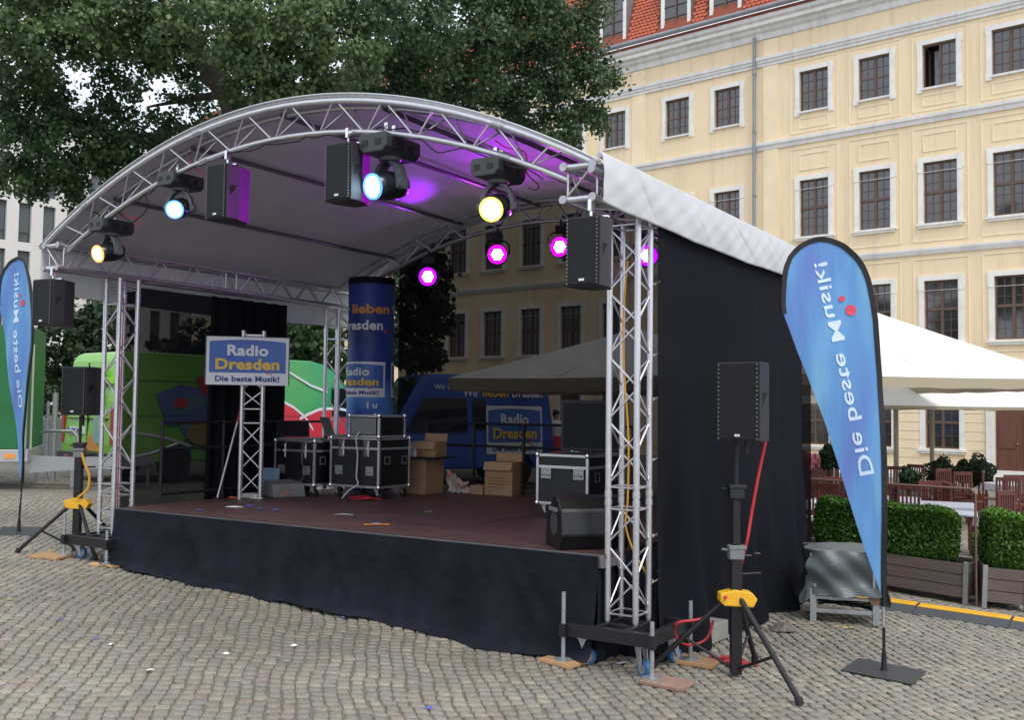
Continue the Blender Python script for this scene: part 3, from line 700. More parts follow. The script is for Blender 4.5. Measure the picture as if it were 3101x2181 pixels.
# skirt
def skirt_fn(x0, x1, zt, amp=.075, flare=.13, seed=3):
    r = random.Random(seed); ph = [r.uniform(0, 6.28) for _ in range(9)]
    def fn(u, v):
        x = x0+(x1-x0)*u; w = SF(3.14-x, -.2, 0); zb = G(w.x, w.y)+.012; z = zt+(zb-zt)*v
        k = v**1.3
        f = amp*k*(math.sin(x*3.1+ph[0])+.6*math.sin(x*7.3+ph[1]+v*1.5)+.45*math.sin(x*13+ph[2]-v*2)+.2*math.sin(x*27+ph[3]))
        diag = 0
        for q in range(6):
            cx = x0+(x1-x0)*(q+.4)/6; d = (x-cx)-.55*(v-.5)*(1 if q % 2 else -1); diag += .022*math.exp(-(d/.07)**2)*math.sin(PI*v)*(1 if q % 2 else -.7)
        y = -.215-flare*v**2-f*.5-abs(diag)-.05*max(0, v-.93)/.07*(1+.5*math.sin(x*4))
        return (x, y, z+ (.03*max(0, math.sin(x*2.3+1))*max(0, v-.9)/.1))
    return fn
sk = thing('stage_skirt', 'black molton skirt hanging from the front edge of the stage to the cobbles', 'stage skirt', SF(3.14, 0, 0), -TH)
fn = skirt_fn(-2.86, 2.98, DK-.008)
M().grid(fn, 200, 26).obj('skirt_cloth', CLOTH, sk, smooth=True)
m = M(); rp = [(.17,-.20),(.17,.0),(.165,.19),(.0,.20),(-.17,.18)]
def rfn(u, v):
    k = u*4; i = min(3, int(k)); f = k-i; a = rp[i][0]+(rp[i+1][0]-rp[i][0])*f; b = rp[i][1]+(rp[i+1][1]-rp[i][1])*f; w = SF(a, b, 0); zb = G(w.x, w.y)+.012
    return (3.14-a+.012*math.sin(v*5+u*20)*v, b+.012*math.sin(u*30+v*4)*v, DK-.01+(zb-DK)*v)
M().grid(rfn, 60, 14).obj('skirt_return', CLOTH, sk, smooth=True)
# ------------------------------------------------------------------ side and back cloths
def drape(name, label, loc, fn, nu, nv, mt, cat='cloth'):
    m = M().grid(fn, nu, nv); o = m.obj(name, mt, None, smooth=True); o.location = loc; o.rotation_euler = (0,0,-TH)
    return tag(o, label, cat)
GZ_S = gauze('side_gauze', .016, (.011,.012,.0165)); GZ_B = gauze('back_gauze', .080, (.008,.007,.010)); GZ_L = gauze('left_gauze', .075); GZ_D = gauze('doubled_gauze', .004)
def fn_side(u, v):
    y = .135+4.03*u; w = SF(-.15, y, 0); zb = G(w.x, w.y)+.01; zt = 3.56
    z = zt+(zb-zt)*v
    k = max(0, v-.55)/.45
    x = .045 + .012*math.sin(y*2.6+1)*v + .004*math.sin(y*9)*v + k*(.10*u+.07*math.sin(y*5+v*4)+.055*math.sin(y*9-v*7)+.02*math.sin(y*19+v*5)) + .10*max(0, v-.85)/.15*(.4+.6*u)
    y2 = y + k*.05*u
    return (x, y2, z)
drape('side_cloth', 'black cloth wall closing the right side of the stage', SF(-.13, 0, 0), fn_side, 110, 60, GZ_S)
def fn_back(u, v):
    x = -5.72+5.96*u; t = x+3.14; zt = 4.73-.0866*t*t+tilt(-x); w = SF(-x, 4.2, 0); zb = G(w.x, w.y)+.02
    return (x, 4.28+.012*math.sin(x*9)*v+.008*math.sin(x*21+v*3), zt+(zb-zt)*v)
drape('back_gauze', 'see-through black gauze across the back of the stage', SF(0, 0, 0), fn_back, 100, 24, GZ_B)
def fl(u, v, y0, y1, off):
    y = y0+(y1-y0)*u; w = SF(6.42, y, 0); zb = G(w.x, w.y)+.02; zt = 3.36
    return (off+.015*math.sin(y*11+off*30)*(.3+v)+.008*math.sin(y*29), y, zt+(zb-zt)*v)
drape('left_gauze', 'thin black gauze on the left side of the stage, office block showing through', SF(6.42, 0, 0), lambda u, v: fl(u, v, .14, 2.5, 0), 60, 20, GZ_L)
drape('left_doubled_cloth', 'dense folded black cloth hanging behind the radio sign', SF(6.36, 0, 0), lambda u, v: fl(u, v, 1.33-.05*v, 2.62, .02+.03*math.sin(u*40)), 80, 20, GZ_D)
# railings
def railing(p0, p1, label, n):
    t = thing('stage_railing', label, 'railing', p0, 0, 'black railings round the stage'); d = Vector(p1)-Vector(p0)
    for k in range(n+1):
        q = d*(k/n); M().tube(q, q+Vector((0,0,.94)), .021, 8).obj('post', BLK, t)
    for z in (.92, .62, .10): M().tube(Vector((0,0,z)), d+Vector((0,0,z)), .017, 8).obj('rail', BLK, t)
railing(SF(5.05, 4.12, DK), SF(1.9, 4.12, DK), 'black railing along the back edge of the stage behind the cartons', 4)
railing(SF(6.1, .45, DK), SF(6.1, 3.2, DK), 'black railing along the left edge of the stage behind the sign', 3)
def onb(px, py, b):
    d = CF+CR*((px-CX)/FPX)-CU*((py-CY)/FPX); q = P0+WV*b; t = (q.dot(WV))/(d.dot(WV)); return Vector((0,0,EYE))+d*t
def spot(loc, direc, col, power, size, name='lamp_beam', parent=None, blend=.9, r=.05):
    l = bpy.data.lights.new(name, 'SPOT'); l.energy = power; l.color = col; l.spot_size = math.radians(size); l.spot_blend = blend; l.shadow_soft_size = r
    o = bpy.data.objects.new(name, l); COL.objects.link(o); o.location = loc; o.rotation_euler = (-Vector(direc)).to_track_quat('Z', 'Y').to_euler()
    if parent: o.parent = parent
    return o
# ------------------------------------------------------------------ loudspeakers
LOGO = mat('badge', (.75,.75,.75), .3)
def speaker_parts(t, w, d, h, z0=0):
    k = .22*w
    prof = [(-w/2,0),(w/2,0),(w/2,d*.45),(w/2-k,d),(-w/2+k,d),(-w/2,d*.45)]
    M().prism([(x, y) for x, y in prof], z0, z0+h, 'z').obj('cabinet', SPK, t, bevel=.006)
    m = M(); m.box(-w/2+.012,w/2-.012,-.014,-.001,z0+.012,z0+h-.012); m.obj('grille', GRL, t, bevel=.004)
    m = M(); 
    for x in (-w/2+.02, w/2-.02):
        for i in range(18): z = z0+.02+(h-.04)*i/17; m.box(x-.004,x+.004,-.0185,-.0142,z-.006,z+.006)
    m.obj('grille_edge', GREY, t)
    m = M(); m.box(-.022,-.004,-.019,-.0142,z0+.035,z0+.052); m.box(.0,.018,-.019,-.0142,z0+.035,z0+.052); m.obj('badge', LOGO, t)
    m = M(); x = w/2+.001
    for sg in (-1, 1): m.add([(sg*x, d*.12, z0+h*.62),(sg*x, d*.36, z0+h*.62),(sg*x, d*.12, z0+h*.42)], [(0,1,2) if sg > 0 else (0,2,1)])
    m.obj('handle_recess', mat('recess', (.003,.003,.003), .9), t)
def hang_speaker(px, ytop, ybot, b, rz, label, up, w=.29, d=.31):
    P = onb(px, ytop, b); Q = onb(px, ybot, b); h = P.z-Q.z
    t = thing('hanging_speaker', label, 'loudspeaker', (P.x, P.y, P.z), rz, 'black loudspeakers hung from the front arch')
    speaker_parts(t, w, d, h, -h)
    m = M(); m.tube((0,.12,0),(0,.12,up),.010,8); m.box(-.014,.014,.095,.145,up-.03,up+.05); m.box(-w/2,w/2,.10,.14,.004,.016)
    m.obj('bracket', CHROME, t); return t
hang_speaker(1026, 432, 606, -.97, -TH, 'speaker hung at the arch middle, left of the blue-white moving light', .10)
hang_speaker(658, 497, 662, -.97, -TH, 'speaker on the arch right of the second lamp, its side lit purple', .10, w=.27, d=.33)
hang_speaker(131, 845, 984, -.98, -TH+.10, 'speaker hanging under the left end of the roof above the blue flag', .08, w=.30, d=.33)
hang_speaker(1766, 655, 866, -1.0, -TH, 'speaker hanging under the right corner of the roof next to the near tower', .09, w=.275, d=.30)

# ------------------------------------------------------------------ moving head lights
def moving_head(px, py, b, aim, col, k, label, sc=1.0, brz=0, halo=(.1,.35,1)):
    P = onb(px, py, b)
    t = thing('moving_light', label, 'stage light', P, -TH, 'moving head lamps on the front arch'); t.scale = (sc,)*3
    m = M()
    def rb(x0,x1,y0,y1,z0,z1,c=.045): m.prism([(x0,z0+c),(x0+c,z0),(x1-c,z0),(x1,z0+c),(x1,z1-c*.5),(x1-c*.5,z1),(x0+c*.5,z1),(x0,z1-c*.5)], y0, y1)
    rb(-.15,.15,-.24,.24,-.17,0); o = m.obj('base', mat('lamp_housing', (.035,.04,.043), .38, 0, .15, 12), t, bevel=.012)
    o.rotation_euler = (0,0,brz)
    for x, y in ((-.08,-.242),(.06,-.242)): M().box(x-.03,x+.03,y-.003,y+.003,-.11,-.06).obj('vent', BLK, t)
    M().box(.152,.156,-.16,.0,-.13,-.05).obj('control_panel', BLK, t); M().tube((.15,.1,-.09),(.16,.1,-.09),.035,12).obj('socket', BLK, t)
    for y in (-.13,.13):
        m = M(); m.tube((0,y*.4,0),(0,y*.4,.07),.009,8); m.box(-.02,.02,y*.4-.012,y*.4+.012,.05,.13); m.box(-.012,.035,y*.4-.01,y*.4+.01,.0,.02); m.obj('clamp', CHROME, t, bevel=.003)
    A = Vector(aim).normalized(); Al = Vector((A.dot(Vector((math.cos(TH), -math.sin(TH), 0))), A.dot(WV), A.z))     # aim in local frame
    yaw = math.atan2(Al.x, -Al.y)
    Y_ = bpy.data.objects.new('yoke', None)
    m = M(); n = 9; arm = []
    for sg in (-1, 1):
        pts = [(sg*(.05+.12*math.sin(PI/2*i/n)), 0, -.185-.24*(1-math.cos(PI/2*i/n))-.02) for i in range(n+1)]
        for i in range(n):
            (x0,_,z0), (x1,_,z1) = pts[i], pts[i+1]; tk = .035
            m.add([(x0,-.055,z0),(x1,-.055,z1),(x1,.055,z1),(x0,.055,z0),(x0-sg*tk,-.05,z0-.015),(x1-sg*tk,-.05,z1-.01),(x1-sg*tk,.05,z1-.01),(x0-sg*tk,.05,z0-.015)],
                  [(0,1,2,3),(4,7,6,5),(0,4,5,1),(2,6,7,3),(1,5,6,2),(0,3,7,4)])
    m.lathe([(.09,-.20),(.10,-.185),(.10,-.17)], (0,0,0), 20); m.tube((-.19,0,-.41),(-.13,0,-.41),.05,14); m.tube((.13,0,-.41),(.19,0,-.41),.05,14)
    yk = m.obj('yoke', mat('lamp_yoke', (.10,.11,.12), .35, 0, .1, 10), t, smooth=True); yk.rotation_euler = (0,0,yaw)
    pit = math.asin(max(-1, min(1, -Al.z)))
    hd = M().lathe([(.085,-.20),(.098,-.19),(.115,-.12),(.125,-.02),(.122,.07),(.10,.15),(.06,.19),(.02,.20)], (0,0,0), 24, (0,1,0)).obj('head', mat('lamp_head', (.012,.014,.018), .3, 0, .1, 10, coat=.3), t, smooth=True)
    hd.location = (0,0,-.41); hd.rotation_euler = (Matrix.Rotation(yaw, 4, 'Z') @ Matrix.Rotation(pit, 4, 'X')).to_euler()
    M().lathe([(.084,-.199),(.104,-.212),(.112,-.203),(.112,-.185)], (0,0,0), 24, (0,1,0)).obj('halo_ring', emit('halo_glow_'+label[:8], halo, 1.3), hd, smooth=True)  # glowing rim added to stand in for the glare halo round the lens
    ln = M().lathe([(.001,-.222),(.045,-.219),(.074,-.210),(.084,-.200)], (0,0,0), 24, (0,1,0)).obj('lens', emit('glow_'+label[:8], col, k), hd, smooth=True)
    return t
moving_head(338, 668, -.66, (-.50,-.80,-.25), (1,.72,.36), 16, 'leftmost moving light, warm orange-white lens, near the left roof corner', .80, halo=(1,.42,.06))
moving_head(548, 530, -.66, (-.02,-.95,-.28), (.62,.84,1), 18, 'second moving light from the left, pale blue lens beside a speaker', .80)
moving_head(1182, 420, -.66, (-.62,-.72,-.2), (.62,.86,1), 18, 'moving light right of the middle speaker with a narrow blue-white lens', .98)
moving_head(1510, 492, -.66, (-.32,-.95,-.32), (1,.93,.50), 26, 'rightmost moving light, strong yellow glare, nearest the camera', .86, halo=(.95,.75,.10))
def cable(pts, r, mt, name, label, cat='cable', group=None, n=6, sub=6):
    P = [Vector(p) for p in pts]; out = []
    for i in range(len(P)-1):
        p0, p1, p2, p3 = P[max(i-1,0)], P[i], P[i+1], P[min(i+2, len(P)-1)]
        for k in range(sub):
            t = k/sub; out.append(.5*((2*p1)+(-p0+p2)*t+(2*p0-5*p1+4*p2-p3)*t*t+(-p0+3*p1-3*p2+p3)*t**3))
    out.append(P[-1]); o = M().path(out, r, n).obj(name, mt, None, smooth=True); return tag(o, label, cat, group)
def bp(pts, b): return [onb(x, y, b) for x, y in pts]
cable(bp([(330,668),(300,650),(283,640),(275,632)],-.7), .006, BLK, 'cable', 'short black cable end at the leftmost moving light')
cable(bp([(357,640),(372,655),(400,672),(420,660),(440,640),(448,615),(440,590)],-.75), .006, BLK, 'cable', 'looped black cable right of the leftmost moving light')
cable(bp([(355,632),(375,650),(400,660),(420,662),(423,680),(415,690)],-.72), .005, RED, 'cable', 'thin red cable over the leftmost moving light')
cable(bp([(572,480),(585,500),(600,515),(618,530)],-.75), .005, RED, 'cable', 'thin red cable above the second moving light')
cable(bp([(1128,400),(1150,385),(1180,392),(1230,388),(1262,398),(1300,392),(1360,405),(1420,425)],-.78), .006, BLK, 'cable', 'black cable slung along the arch above the blue-white moving light')
cable(bp([(1500,425),(1530,445),(1560,452),(1590,462),(1596,500),(1590,530)],-.72), .005, RED, 'cable', 'thin red cable above the yellow moving light')
cable(bp([(1575,480),(1600,530),(1630,560),(1622,575),(1600,570)],-.72), .005, BLK, 'cable', 'dangling black cable loop right of the yellow moving light')
def chord_pts(t0, t1, n, amp, seed):
    r = random.Random(seed); out = []
    for i in range(n+1):
        t = t0+(t1-t0)*i/n; a = 3.14-t; out.append(SF(a, -.80+r.uniform(-.03,.03), arz(t, False)+tilt(a)-.03-abs(r.gauss(0, amp))))
    return out
cable(chord_pts(-2.7, -.9, 14, .020, 1), .006, BLK, 'cable', 'black cable taped along the left half of the lower arch tube')
cable(chord_pts(-.7, 1.0, 14, .022, 2), .006, BLK, 'cable', 'black cable taped along the middle of the lower arch tube')
cable(chord_pts(1.1, 2.8, 12, .025, 3), .006, BLK, 'cable', 'black cable taped along the right half of the lower arch tube')
# ------------------------------------------------------------------ LED par cans at the back
LEDM = emit('led_magenta', (1,.35,1), 30); LEDW = emit('led_violet', (.75,.35,1), 30); PL = emit('led_plate', (.75,.0,.85), 1.8); PL2 = emit('led_plate_violet', (.26,.0,1), 2.2)
def par(px, py, b, aim, label, led, plate, col, power, aimz=.2, hit=(3,1,4.5), hitk=1.6, spk=None):
    P = onb(px, py, b); t = thing('par_lamp', label, 'stage light', P, 0, 'LED par lamps on the rear truss')
    A = Vector(aim).normalized(); R_ = A.to_track_quat('Y', 'Z').to_euler()
    can_ = M().lathe([(.12,.02),(.124,.05),(.132,.045),(.132,-.10),(.105,-.16),(.05,-.18),(.01,-.18)], (0,0,0), 24, (0,1,0)).obj('can', BLKP, t, smooth=True); can_.rotation_euler = R_
    M().lathe([(.001,.026),(.12,.026)], (0,0,0), 24, (0,1,0)).obj('led_plate', plate, can_)
    m = M()
    for q in range(-2, 3):
        for r in range(-2, 3):
            if abs(q+r) <= 2: x = .030*(q+r/2); z = .030*r*.87; m.lathe([(.001,.036),(.0155,.033),(.016,.028)], (x,0,z), 8, (0,1,0))
    m.obj('leds', led, can_)
    m = M(); m.path([(-.15,0,0),(-.15,0,.12),(-.10,0,.17),(.10,0,.17),(.15,0,.12),(.15,0,0)], .012, 6); m.box(-.07,.07,-.05,.05,.17,.26); m.tube((0,0,.26),(0,0,.34),.014,8)
    m.obj('yoke', BLK, t)
    spot(A*.06, Vector((A.x, A.y, aimz)), col, power, 75, 'par_beam', t)
    H_ = SF(*hit)-P; spot(H_.normalized()*.10, H_, col, power*hitk, 26, 'par_beam', t)
    if spk: H_ = SF(*spk)-P; spot(H_.normalized()*.10, H_, (.62,.0,1), 420, 13, 'par_beam', t, .3)
front = (-WV)
par(1297, 838, 3.45, (-.15,-1,-.08), 'leftmost violet par lamp at the back, over the blue column', LEDW, PL2, (.36,.0,1), 22, .30, (4.03,2.42,4.58), 4)
par(1506, 771, 3.45, (-.02,-1,-.06), 'second magenta par lamp in the middle of the rear truss', LEDM, PL, (.48,.0,1), 30, .28, (2.07,.34,4.58), 5, (3.70,-.80,4.0))
par(1698, 748, 3.45, (-.55,-1,-.06), 'third magenta par lamp half turned, beside the hanging right speaker', LEDM, PL, (.60,.0,.9), 34, .24, (1.35,.1,4.35), 3.6, (2.30,-.80,4.05))
par(1958, 775, 3.40, (.12,-1,-.06), 'rightmost violet par lamp shining through the near tower', LEDW, PL2, (.70,.0,.9), 26, .2, (.55,.4,4.05), 3.5)
def lamp_aim(src, dst, col, power, size, nm): 
    s_, d_ = Vector(src), Vector(dst); return spot(s_, d_-s_, col, power, size, nm)

# ------------------------------------------------------------------ totem with the radio sign
T0 = at(757, 1506, 12.3); T0.z = DK
rz = math.radians(13)
t = thing('truss_stand', 'aluminium truss post carrying the radio sign on stage', 'truss stand', T0, rz)
quad_truss(t, at(740,1004,12.3).z-DK, s=.12, joints=[1.0], pitch=.24)
t = thing('radio_sign', 'white and blue rectangular radio sign with the words Radio Dresden', 'sign', (T0.x, T0.y, 0), rz)
def sgn(x, y, d): return (x, -.185-d, 1.70+y+.0)
zc = at(740, 1167, 12.2).z
W2, H2 = .985, .585
def sgn(x, y, d): return (x-.06, -.20-d, zc+y)
M().box(-W2/2-.06, W2/2-.06, -.198, -.15, zc, zc+H2).obj('box', mat('sign_frame', (.10,.11,.12), .5), t, bevel=.004)
logo(t, sgn, W2-.03, H2-.01)
# ------------------------------------------------------------------ printed column
P = at(1116, 1400, 14.0); P.z = DK
t = thing('printed_column', 'tall round blue fabric column printed with radio lettering at the back left of the stage', 'column', P, 0)
RC = .318; HC = at(1116, 846, 14.0).z-DK
colm = bpy.data.materials.new('column_print'); colm.use_nodes = True; n = colm.node_tree; b_ = n.nodes['Principled BSDF']; b_.inputs['Roughness'].default_value = .5
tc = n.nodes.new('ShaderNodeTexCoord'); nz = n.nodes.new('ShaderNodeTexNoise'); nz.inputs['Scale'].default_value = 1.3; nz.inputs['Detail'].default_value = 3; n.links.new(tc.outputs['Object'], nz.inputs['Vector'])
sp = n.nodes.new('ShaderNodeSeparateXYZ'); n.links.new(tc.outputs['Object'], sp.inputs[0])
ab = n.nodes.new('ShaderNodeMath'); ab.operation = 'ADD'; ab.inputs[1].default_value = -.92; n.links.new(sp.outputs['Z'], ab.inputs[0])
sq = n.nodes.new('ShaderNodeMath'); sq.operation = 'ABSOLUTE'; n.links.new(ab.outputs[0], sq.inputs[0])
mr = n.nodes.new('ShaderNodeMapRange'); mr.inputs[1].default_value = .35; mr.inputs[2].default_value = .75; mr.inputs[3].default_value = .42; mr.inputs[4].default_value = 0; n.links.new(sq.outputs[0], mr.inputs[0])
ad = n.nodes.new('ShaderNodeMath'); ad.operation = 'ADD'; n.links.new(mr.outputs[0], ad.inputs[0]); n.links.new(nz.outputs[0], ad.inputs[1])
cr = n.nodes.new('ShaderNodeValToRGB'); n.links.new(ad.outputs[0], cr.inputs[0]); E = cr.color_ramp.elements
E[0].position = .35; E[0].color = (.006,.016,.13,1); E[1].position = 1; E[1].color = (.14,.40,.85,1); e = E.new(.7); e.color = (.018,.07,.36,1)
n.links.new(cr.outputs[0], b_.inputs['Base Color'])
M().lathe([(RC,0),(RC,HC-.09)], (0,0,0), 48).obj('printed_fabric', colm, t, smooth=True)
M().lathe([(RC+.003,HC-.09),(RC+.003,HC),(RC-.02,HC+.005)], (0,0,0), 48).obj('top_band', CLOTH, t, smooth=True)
AC = math.atan2(-P.x, P.y)      # bearing of the viewer's side of the column
def cyl(off, z0, r=RC+.004):
    def f(x, y, d=0): an = AC+off+x/RC; return (math.sin(an)*(r+d), -math.cos(an)*(r+d), z0+y)
    return f
def zz(py): return at(1116, py, 13.7).z-DK
for rep in (0, PI):
    lettering('lieben', cyl(rep-.03, zz(948)), PR_O, t, width=.56, height=.13, bold=.03)
    lettering('Wir', cyl(rep-1.62, zz(948)), PR_W, t, width=.27, height=.13, bold=.03)
    lettering('Dresden', cyl(rep-.58, zz(998)), PR_W, t, width=.70, height=.13, bold=.03)
    m = M(); m.poly(disc(cyl(rep-.58, zz(1003), RC+.005), .385, .0, .022)); m.obj('red_dot', PR_R, t)
lz0 = zz(1203); lh = zz(1096)-lz0
for rep in (0, PI): logo(t, cyl(rep-.72, lz0), .88, lh)
lettering('i u', cyl(.10, zz(1236)), PR_W, t, width=.14, height=.09, bold=.03)

# ------------------------------------------------------------------ flight cases
def case_parts(t, w, d, h, wheels=True, lid=.12, latch=True, handles=True, hz=.34):
    z0 = .13 if wheels else .0; e = .016
    M().box(e*.5, w-e*.5, e*.5, d-e*.5, z0+e*.5, z0+h-e*.5).obj('panels', LAM, t)
    m = M(); T = .030
    for x in (0, w-T):
        for y in (0, d-T): m.box(x, x+T, y, y+T, z0, z0+h)
    for z in (z0, z0+h-T):
        for y in (0, d-T): m.box(T, w-T, y+.001, y+T-.001, z+.001, z+T-.001)
        for x in (0, w-T): m.box(x+.001, x+T-.001, T, d-T, z+.001, z+T-.001)
    if lid:
        zl = z0+h-lid-T
        for y in (0, d-T): m.box(T, w-T, y+.002, y+T-.002, zl, zl+T)
        for x in (0, w-T): m.box(x+.002, x+T-.002, T, d-T, zl, zl+T)
    m.obj('edge_trim', ALU, t, bevel=.003)
    m = M()
    for x in (0, w):
        for y in (0, d):
            for z in (z0, z0+h): m.lathe([(.002,-.03),(.022,-.021),(.03,0),(.022,.021),(.002,.03)], (x-.012*(1 if x else -1), y-.012*(1 if y else -1), z-.012*(1 if z > z0 else -1)), 10)
    m.obj('corner_balls', CHROME, t, smooth=True)
    for x in ((.25*w, .75*w) if latch else ()):
        m = M(); m.box(x-.045,x+.045,-.008,-.001,z0+h-lid-.12,z0+h-.03); m.box(x-.03,x+.03,-.016,-.008,z0+h-lid-.10,z0+h-.05); m.tube((x,-.016,z0+h-lid-.02),(x,-.026,z0+h-lid-.02),.014,8); m.obj('latch', CHROME, t, bevel=.003)
    for x in ((.2*w, .82*w) if handles else ()):
        m = M(); z = z0+h*hz; m.box(x-.06,x+.06,-.006,-.001,z-.055,z-.042); m.box(x-.06,x+.06,-.006,-.001,z+.042,z+.055); m.box(x-.06,x-.047,-.006,-.001,z-.042,z+.042); m.box(x+.047,x+.06,-.006,-.001,z-.042,z+.042); m.box(x-.046,x+.046,-.004,-.001,z-.041,z+.041); m.path([(x-.04,-.014,z-.015),(x+.04,-.014,z-.015)],.007,6)
        m.obj('handle', STEEL, t)
    for y in ((.25*d, .8*d) if handles else ()):
        m = M(); z = z0+h*.55; m.box(w+.001,w+.006,y-.055,y+.055,z-.05,z-.038); m.box(w+.001,w+.006,y-.055,y+.055,z+.038,z+.05); m.box(w+.001,w+.006,y-.055,y-.043,z-.038,z+.038); m.box(w+.001,w+.006,y+.043,y+.055,z-.038,z+.038); m.obj('handle', STEEL, t)
    if wheels:
        for x in (.07, w-.07):
            for y in (.07, d-.07):
                m = M(); m.box(x-.04,x+.04,y-.04,y+.04,.118,.128); m.prism([(x-.03,.118),(x+.02,.118),(x+.03,.045),(x+.01,.04)], y-.028, y-.023); m.prism([(x-.03,.118),(x+.02,.118),(x+.03,.045),(x+.01,.04)], y+.023, y+.028); o = m.obj('castor', STEEL, t)
                M().lathe([(.02,-.018),(.05,-.016),(.05,.016),(.02,.018)], (x+.02,y,.05), 16, (0,1,0)).obj('wheel', RUB, o, smooth=True)
def case(a, b, w, d, h, label, z=DK, **k):
    t = thing('flight_case', label, 'flight case', SF(a, b, z), -TH, 'black flight cases on the stage'); case_parts(t, w, d, h, **k); return t
case(6.02, 2.14, .70, .60, .57, 'left flight case with two open laptops on its lid')
case(5.25, 2.34, .80, .62, .62, 'flight case with a second smaller case stacked on its lid')
rk = case(4.93, 2.31, .50, .52, .28, 'small open-fronted flight case, topmost of the stack', z=DK+.751, wheels=False, lid=0, latch=False, handles=False)
m = M(); m.box(.05,.45,-.006,-.001,.04,.24); m.obj('rack_front', GREY, rk) 
for (x, z) in ((.06,.05),(.06,.1),(.06,.15),(.06,.2),(.44,.05),(.44,.1),(.44,.15),(.44,.2)): M().tube((x,-.012,z),(x,-.006,z),.006,6).obj('screw', CHROME, rk)
case(2.00, 1.95, .62, .80, .53, 'flight case at the right of the stage under a black monitor', latch=False, hz=.62)
# laptops
def laptop(a, b, z, rz, tiltx, label, mt, w=.42):
    t = thing('laptop', label, 'laptop', SF(a, b, z), -TH+rz, 'laptops on the left flight case'); m = M().box(-w/2,w/2,0,.24,0,.018).obj('keyboard_base', GREY, t, bevel=.004)
    s = M().box(-w/2,w/2,-.007,.0,0,.235).obj('lid', mt, t, bevel=.004); s.location = (0,.24,.02); s.rotation_euler = (tiltx,0,0)
    s2 = M().box(-w/2+.015,w/2-.015,-.009,-.0075,.02,.22).obj('screen', mat('dark_screen', (.01,.01,.012), .15), t); s2.location = (0,.24,.02); s2.rotation_euler = (tiltx,0,0)
zt = DK+.13+.57+.002
laptop(5.72, 2.22, zt, .9, -.45, 'dark laptop on the left flight case, screen tilted back', BLKP)
laptop(5.18, 2.60, zt+.05, 2.6, -.35, 'grey laptop seen from behind next to the dark one', mat('grey_lid', (.16,.18,.20), .35, .3))
m = M(); m.box(-.09,.09,-.06,.06,0,.03)
for k in range(4): m.tube((-.06+.04*k,0,.03),(-.06+.04*k,.0,.045),.008,6)
o = m.obj('audio_interface', GREY, None, bevel=.004); o.location = SF(5.42, 2.28, zt); o.rotation_euler = (0,0,-TH+.2); tag(o, 'small grey audio box between the two laptops', 'audio box')
cable([SF(5.5,2.3,zt+.02), SF(5.45,2.2,zt+.01), SF(5.47,2.10,zt-.06), SF(5.5,2.11,1.3), SF(5.42,2.10,1.2), SF(5.5,2.08,1.05), SF(5.6,2.05,DK+.01)], .006, mat('grey_cable', (.13,.13,.13), .5), 'cable', 'grey cable down the front of the left flight case')
cable([SF(4.72,2.29,1.70), SF(4.76,2.27,1.62), SF(4.77,2.315,1.4), SF(4.77,2.30,1.15), SF(4.73,2.28,1.06), SF(4.82,2.22,.98), SF(4.86,2.15,DK+.01)], .009, WC, 'cable', 'white cable hanging down the front of the middle flight case')
cable([SF(4.4+.12*math.sin(i*2.1)+.03*i, 2.25+.10*math.cos(i*1.7), DK+.01+.012*(i % 3)) for i in range(12)], .008, RED, 'cable', 'tangled red cable beside the middle case wheel')
cable([SF(6.0,1.55,DK+.01),SF(5.8,1.5,DK+.012),SF(5.65,1.42,DK+.02),SF(5.55,1.5,DK+.012),SF(5.7,1.56,DK+.02),SF(5.85,1.44,DK+.012)], .010, WC, 'cable', 'loose white cable at the foot of the sign post')
cable([SF(6.02,1.45,DK+.01),SF(5.95,1.35,DK+.012),SF(5.9,1.38,DK+.012),SF(5.8,1.42,DK+.012)], .008, ORA, 'cable', 'short orange cable end left of the sign post')
cable([SF(5.42,1.7,DK+.02),SF(5.46,1.85,DK+.10),SF(5.55,1.98,DK+.08),SF(5.6,2.05,DK+.02)], .007, ORA, 'cable', 'orange cable curving behind the grey floor amplifier')
m = M(); m.box(-.10,.10,-.04,.04,0,.05); o = m.obj('plug_box', WC, None, bevel=.01); o.location = SF(5.72,1.50,DK+.002); o.rotation_euler = (0,0,-TH); tag(o, 'white multi-socket block at the foot of the sign post', 'socket block')
# floor amplifier with grey face
m = M(); m.prism([(0,0),(.40,0),(.34,.16),(.10,.20),(0,.06)], 0, .42); o = m.obj('floor_amplifier', mat('amp_grey', (.20,.21,.20), .5, 0, .1, 10), None, bevel=.008); o.location = SF(5.95, 1.86, DK+.003); o.rotation_euler = (0,0,-TH-1.2+.3)
o.rotation_euler = (0,0,-TH-.35)
tag(o, 'low grey wedge amplifier on the floor before the left flight case', 'amplifier')
# monitor on the right case
t = thing('monitor', 'large black flat screen standing on the right flight case', 'monitor', SF(1.52, 2.30, DK+.13+.53), -TH+.42)
M().box(-.33,.33,-.02,.03,.03,.57).obj('housing', BLKP, t, bevel=.006); M().box(-.31,.31,-.024,-.0205,.06,.54).obj('screen', mat('screen_black', (.003,.004,.006), .35, spec=.2), t)
m = M(); m.box(-.15,.15,-.1,.12,0,.015); m.tube((0,.01,.015),(0,.01,.05),.03,8); m.obj('stand', BLKP, t)
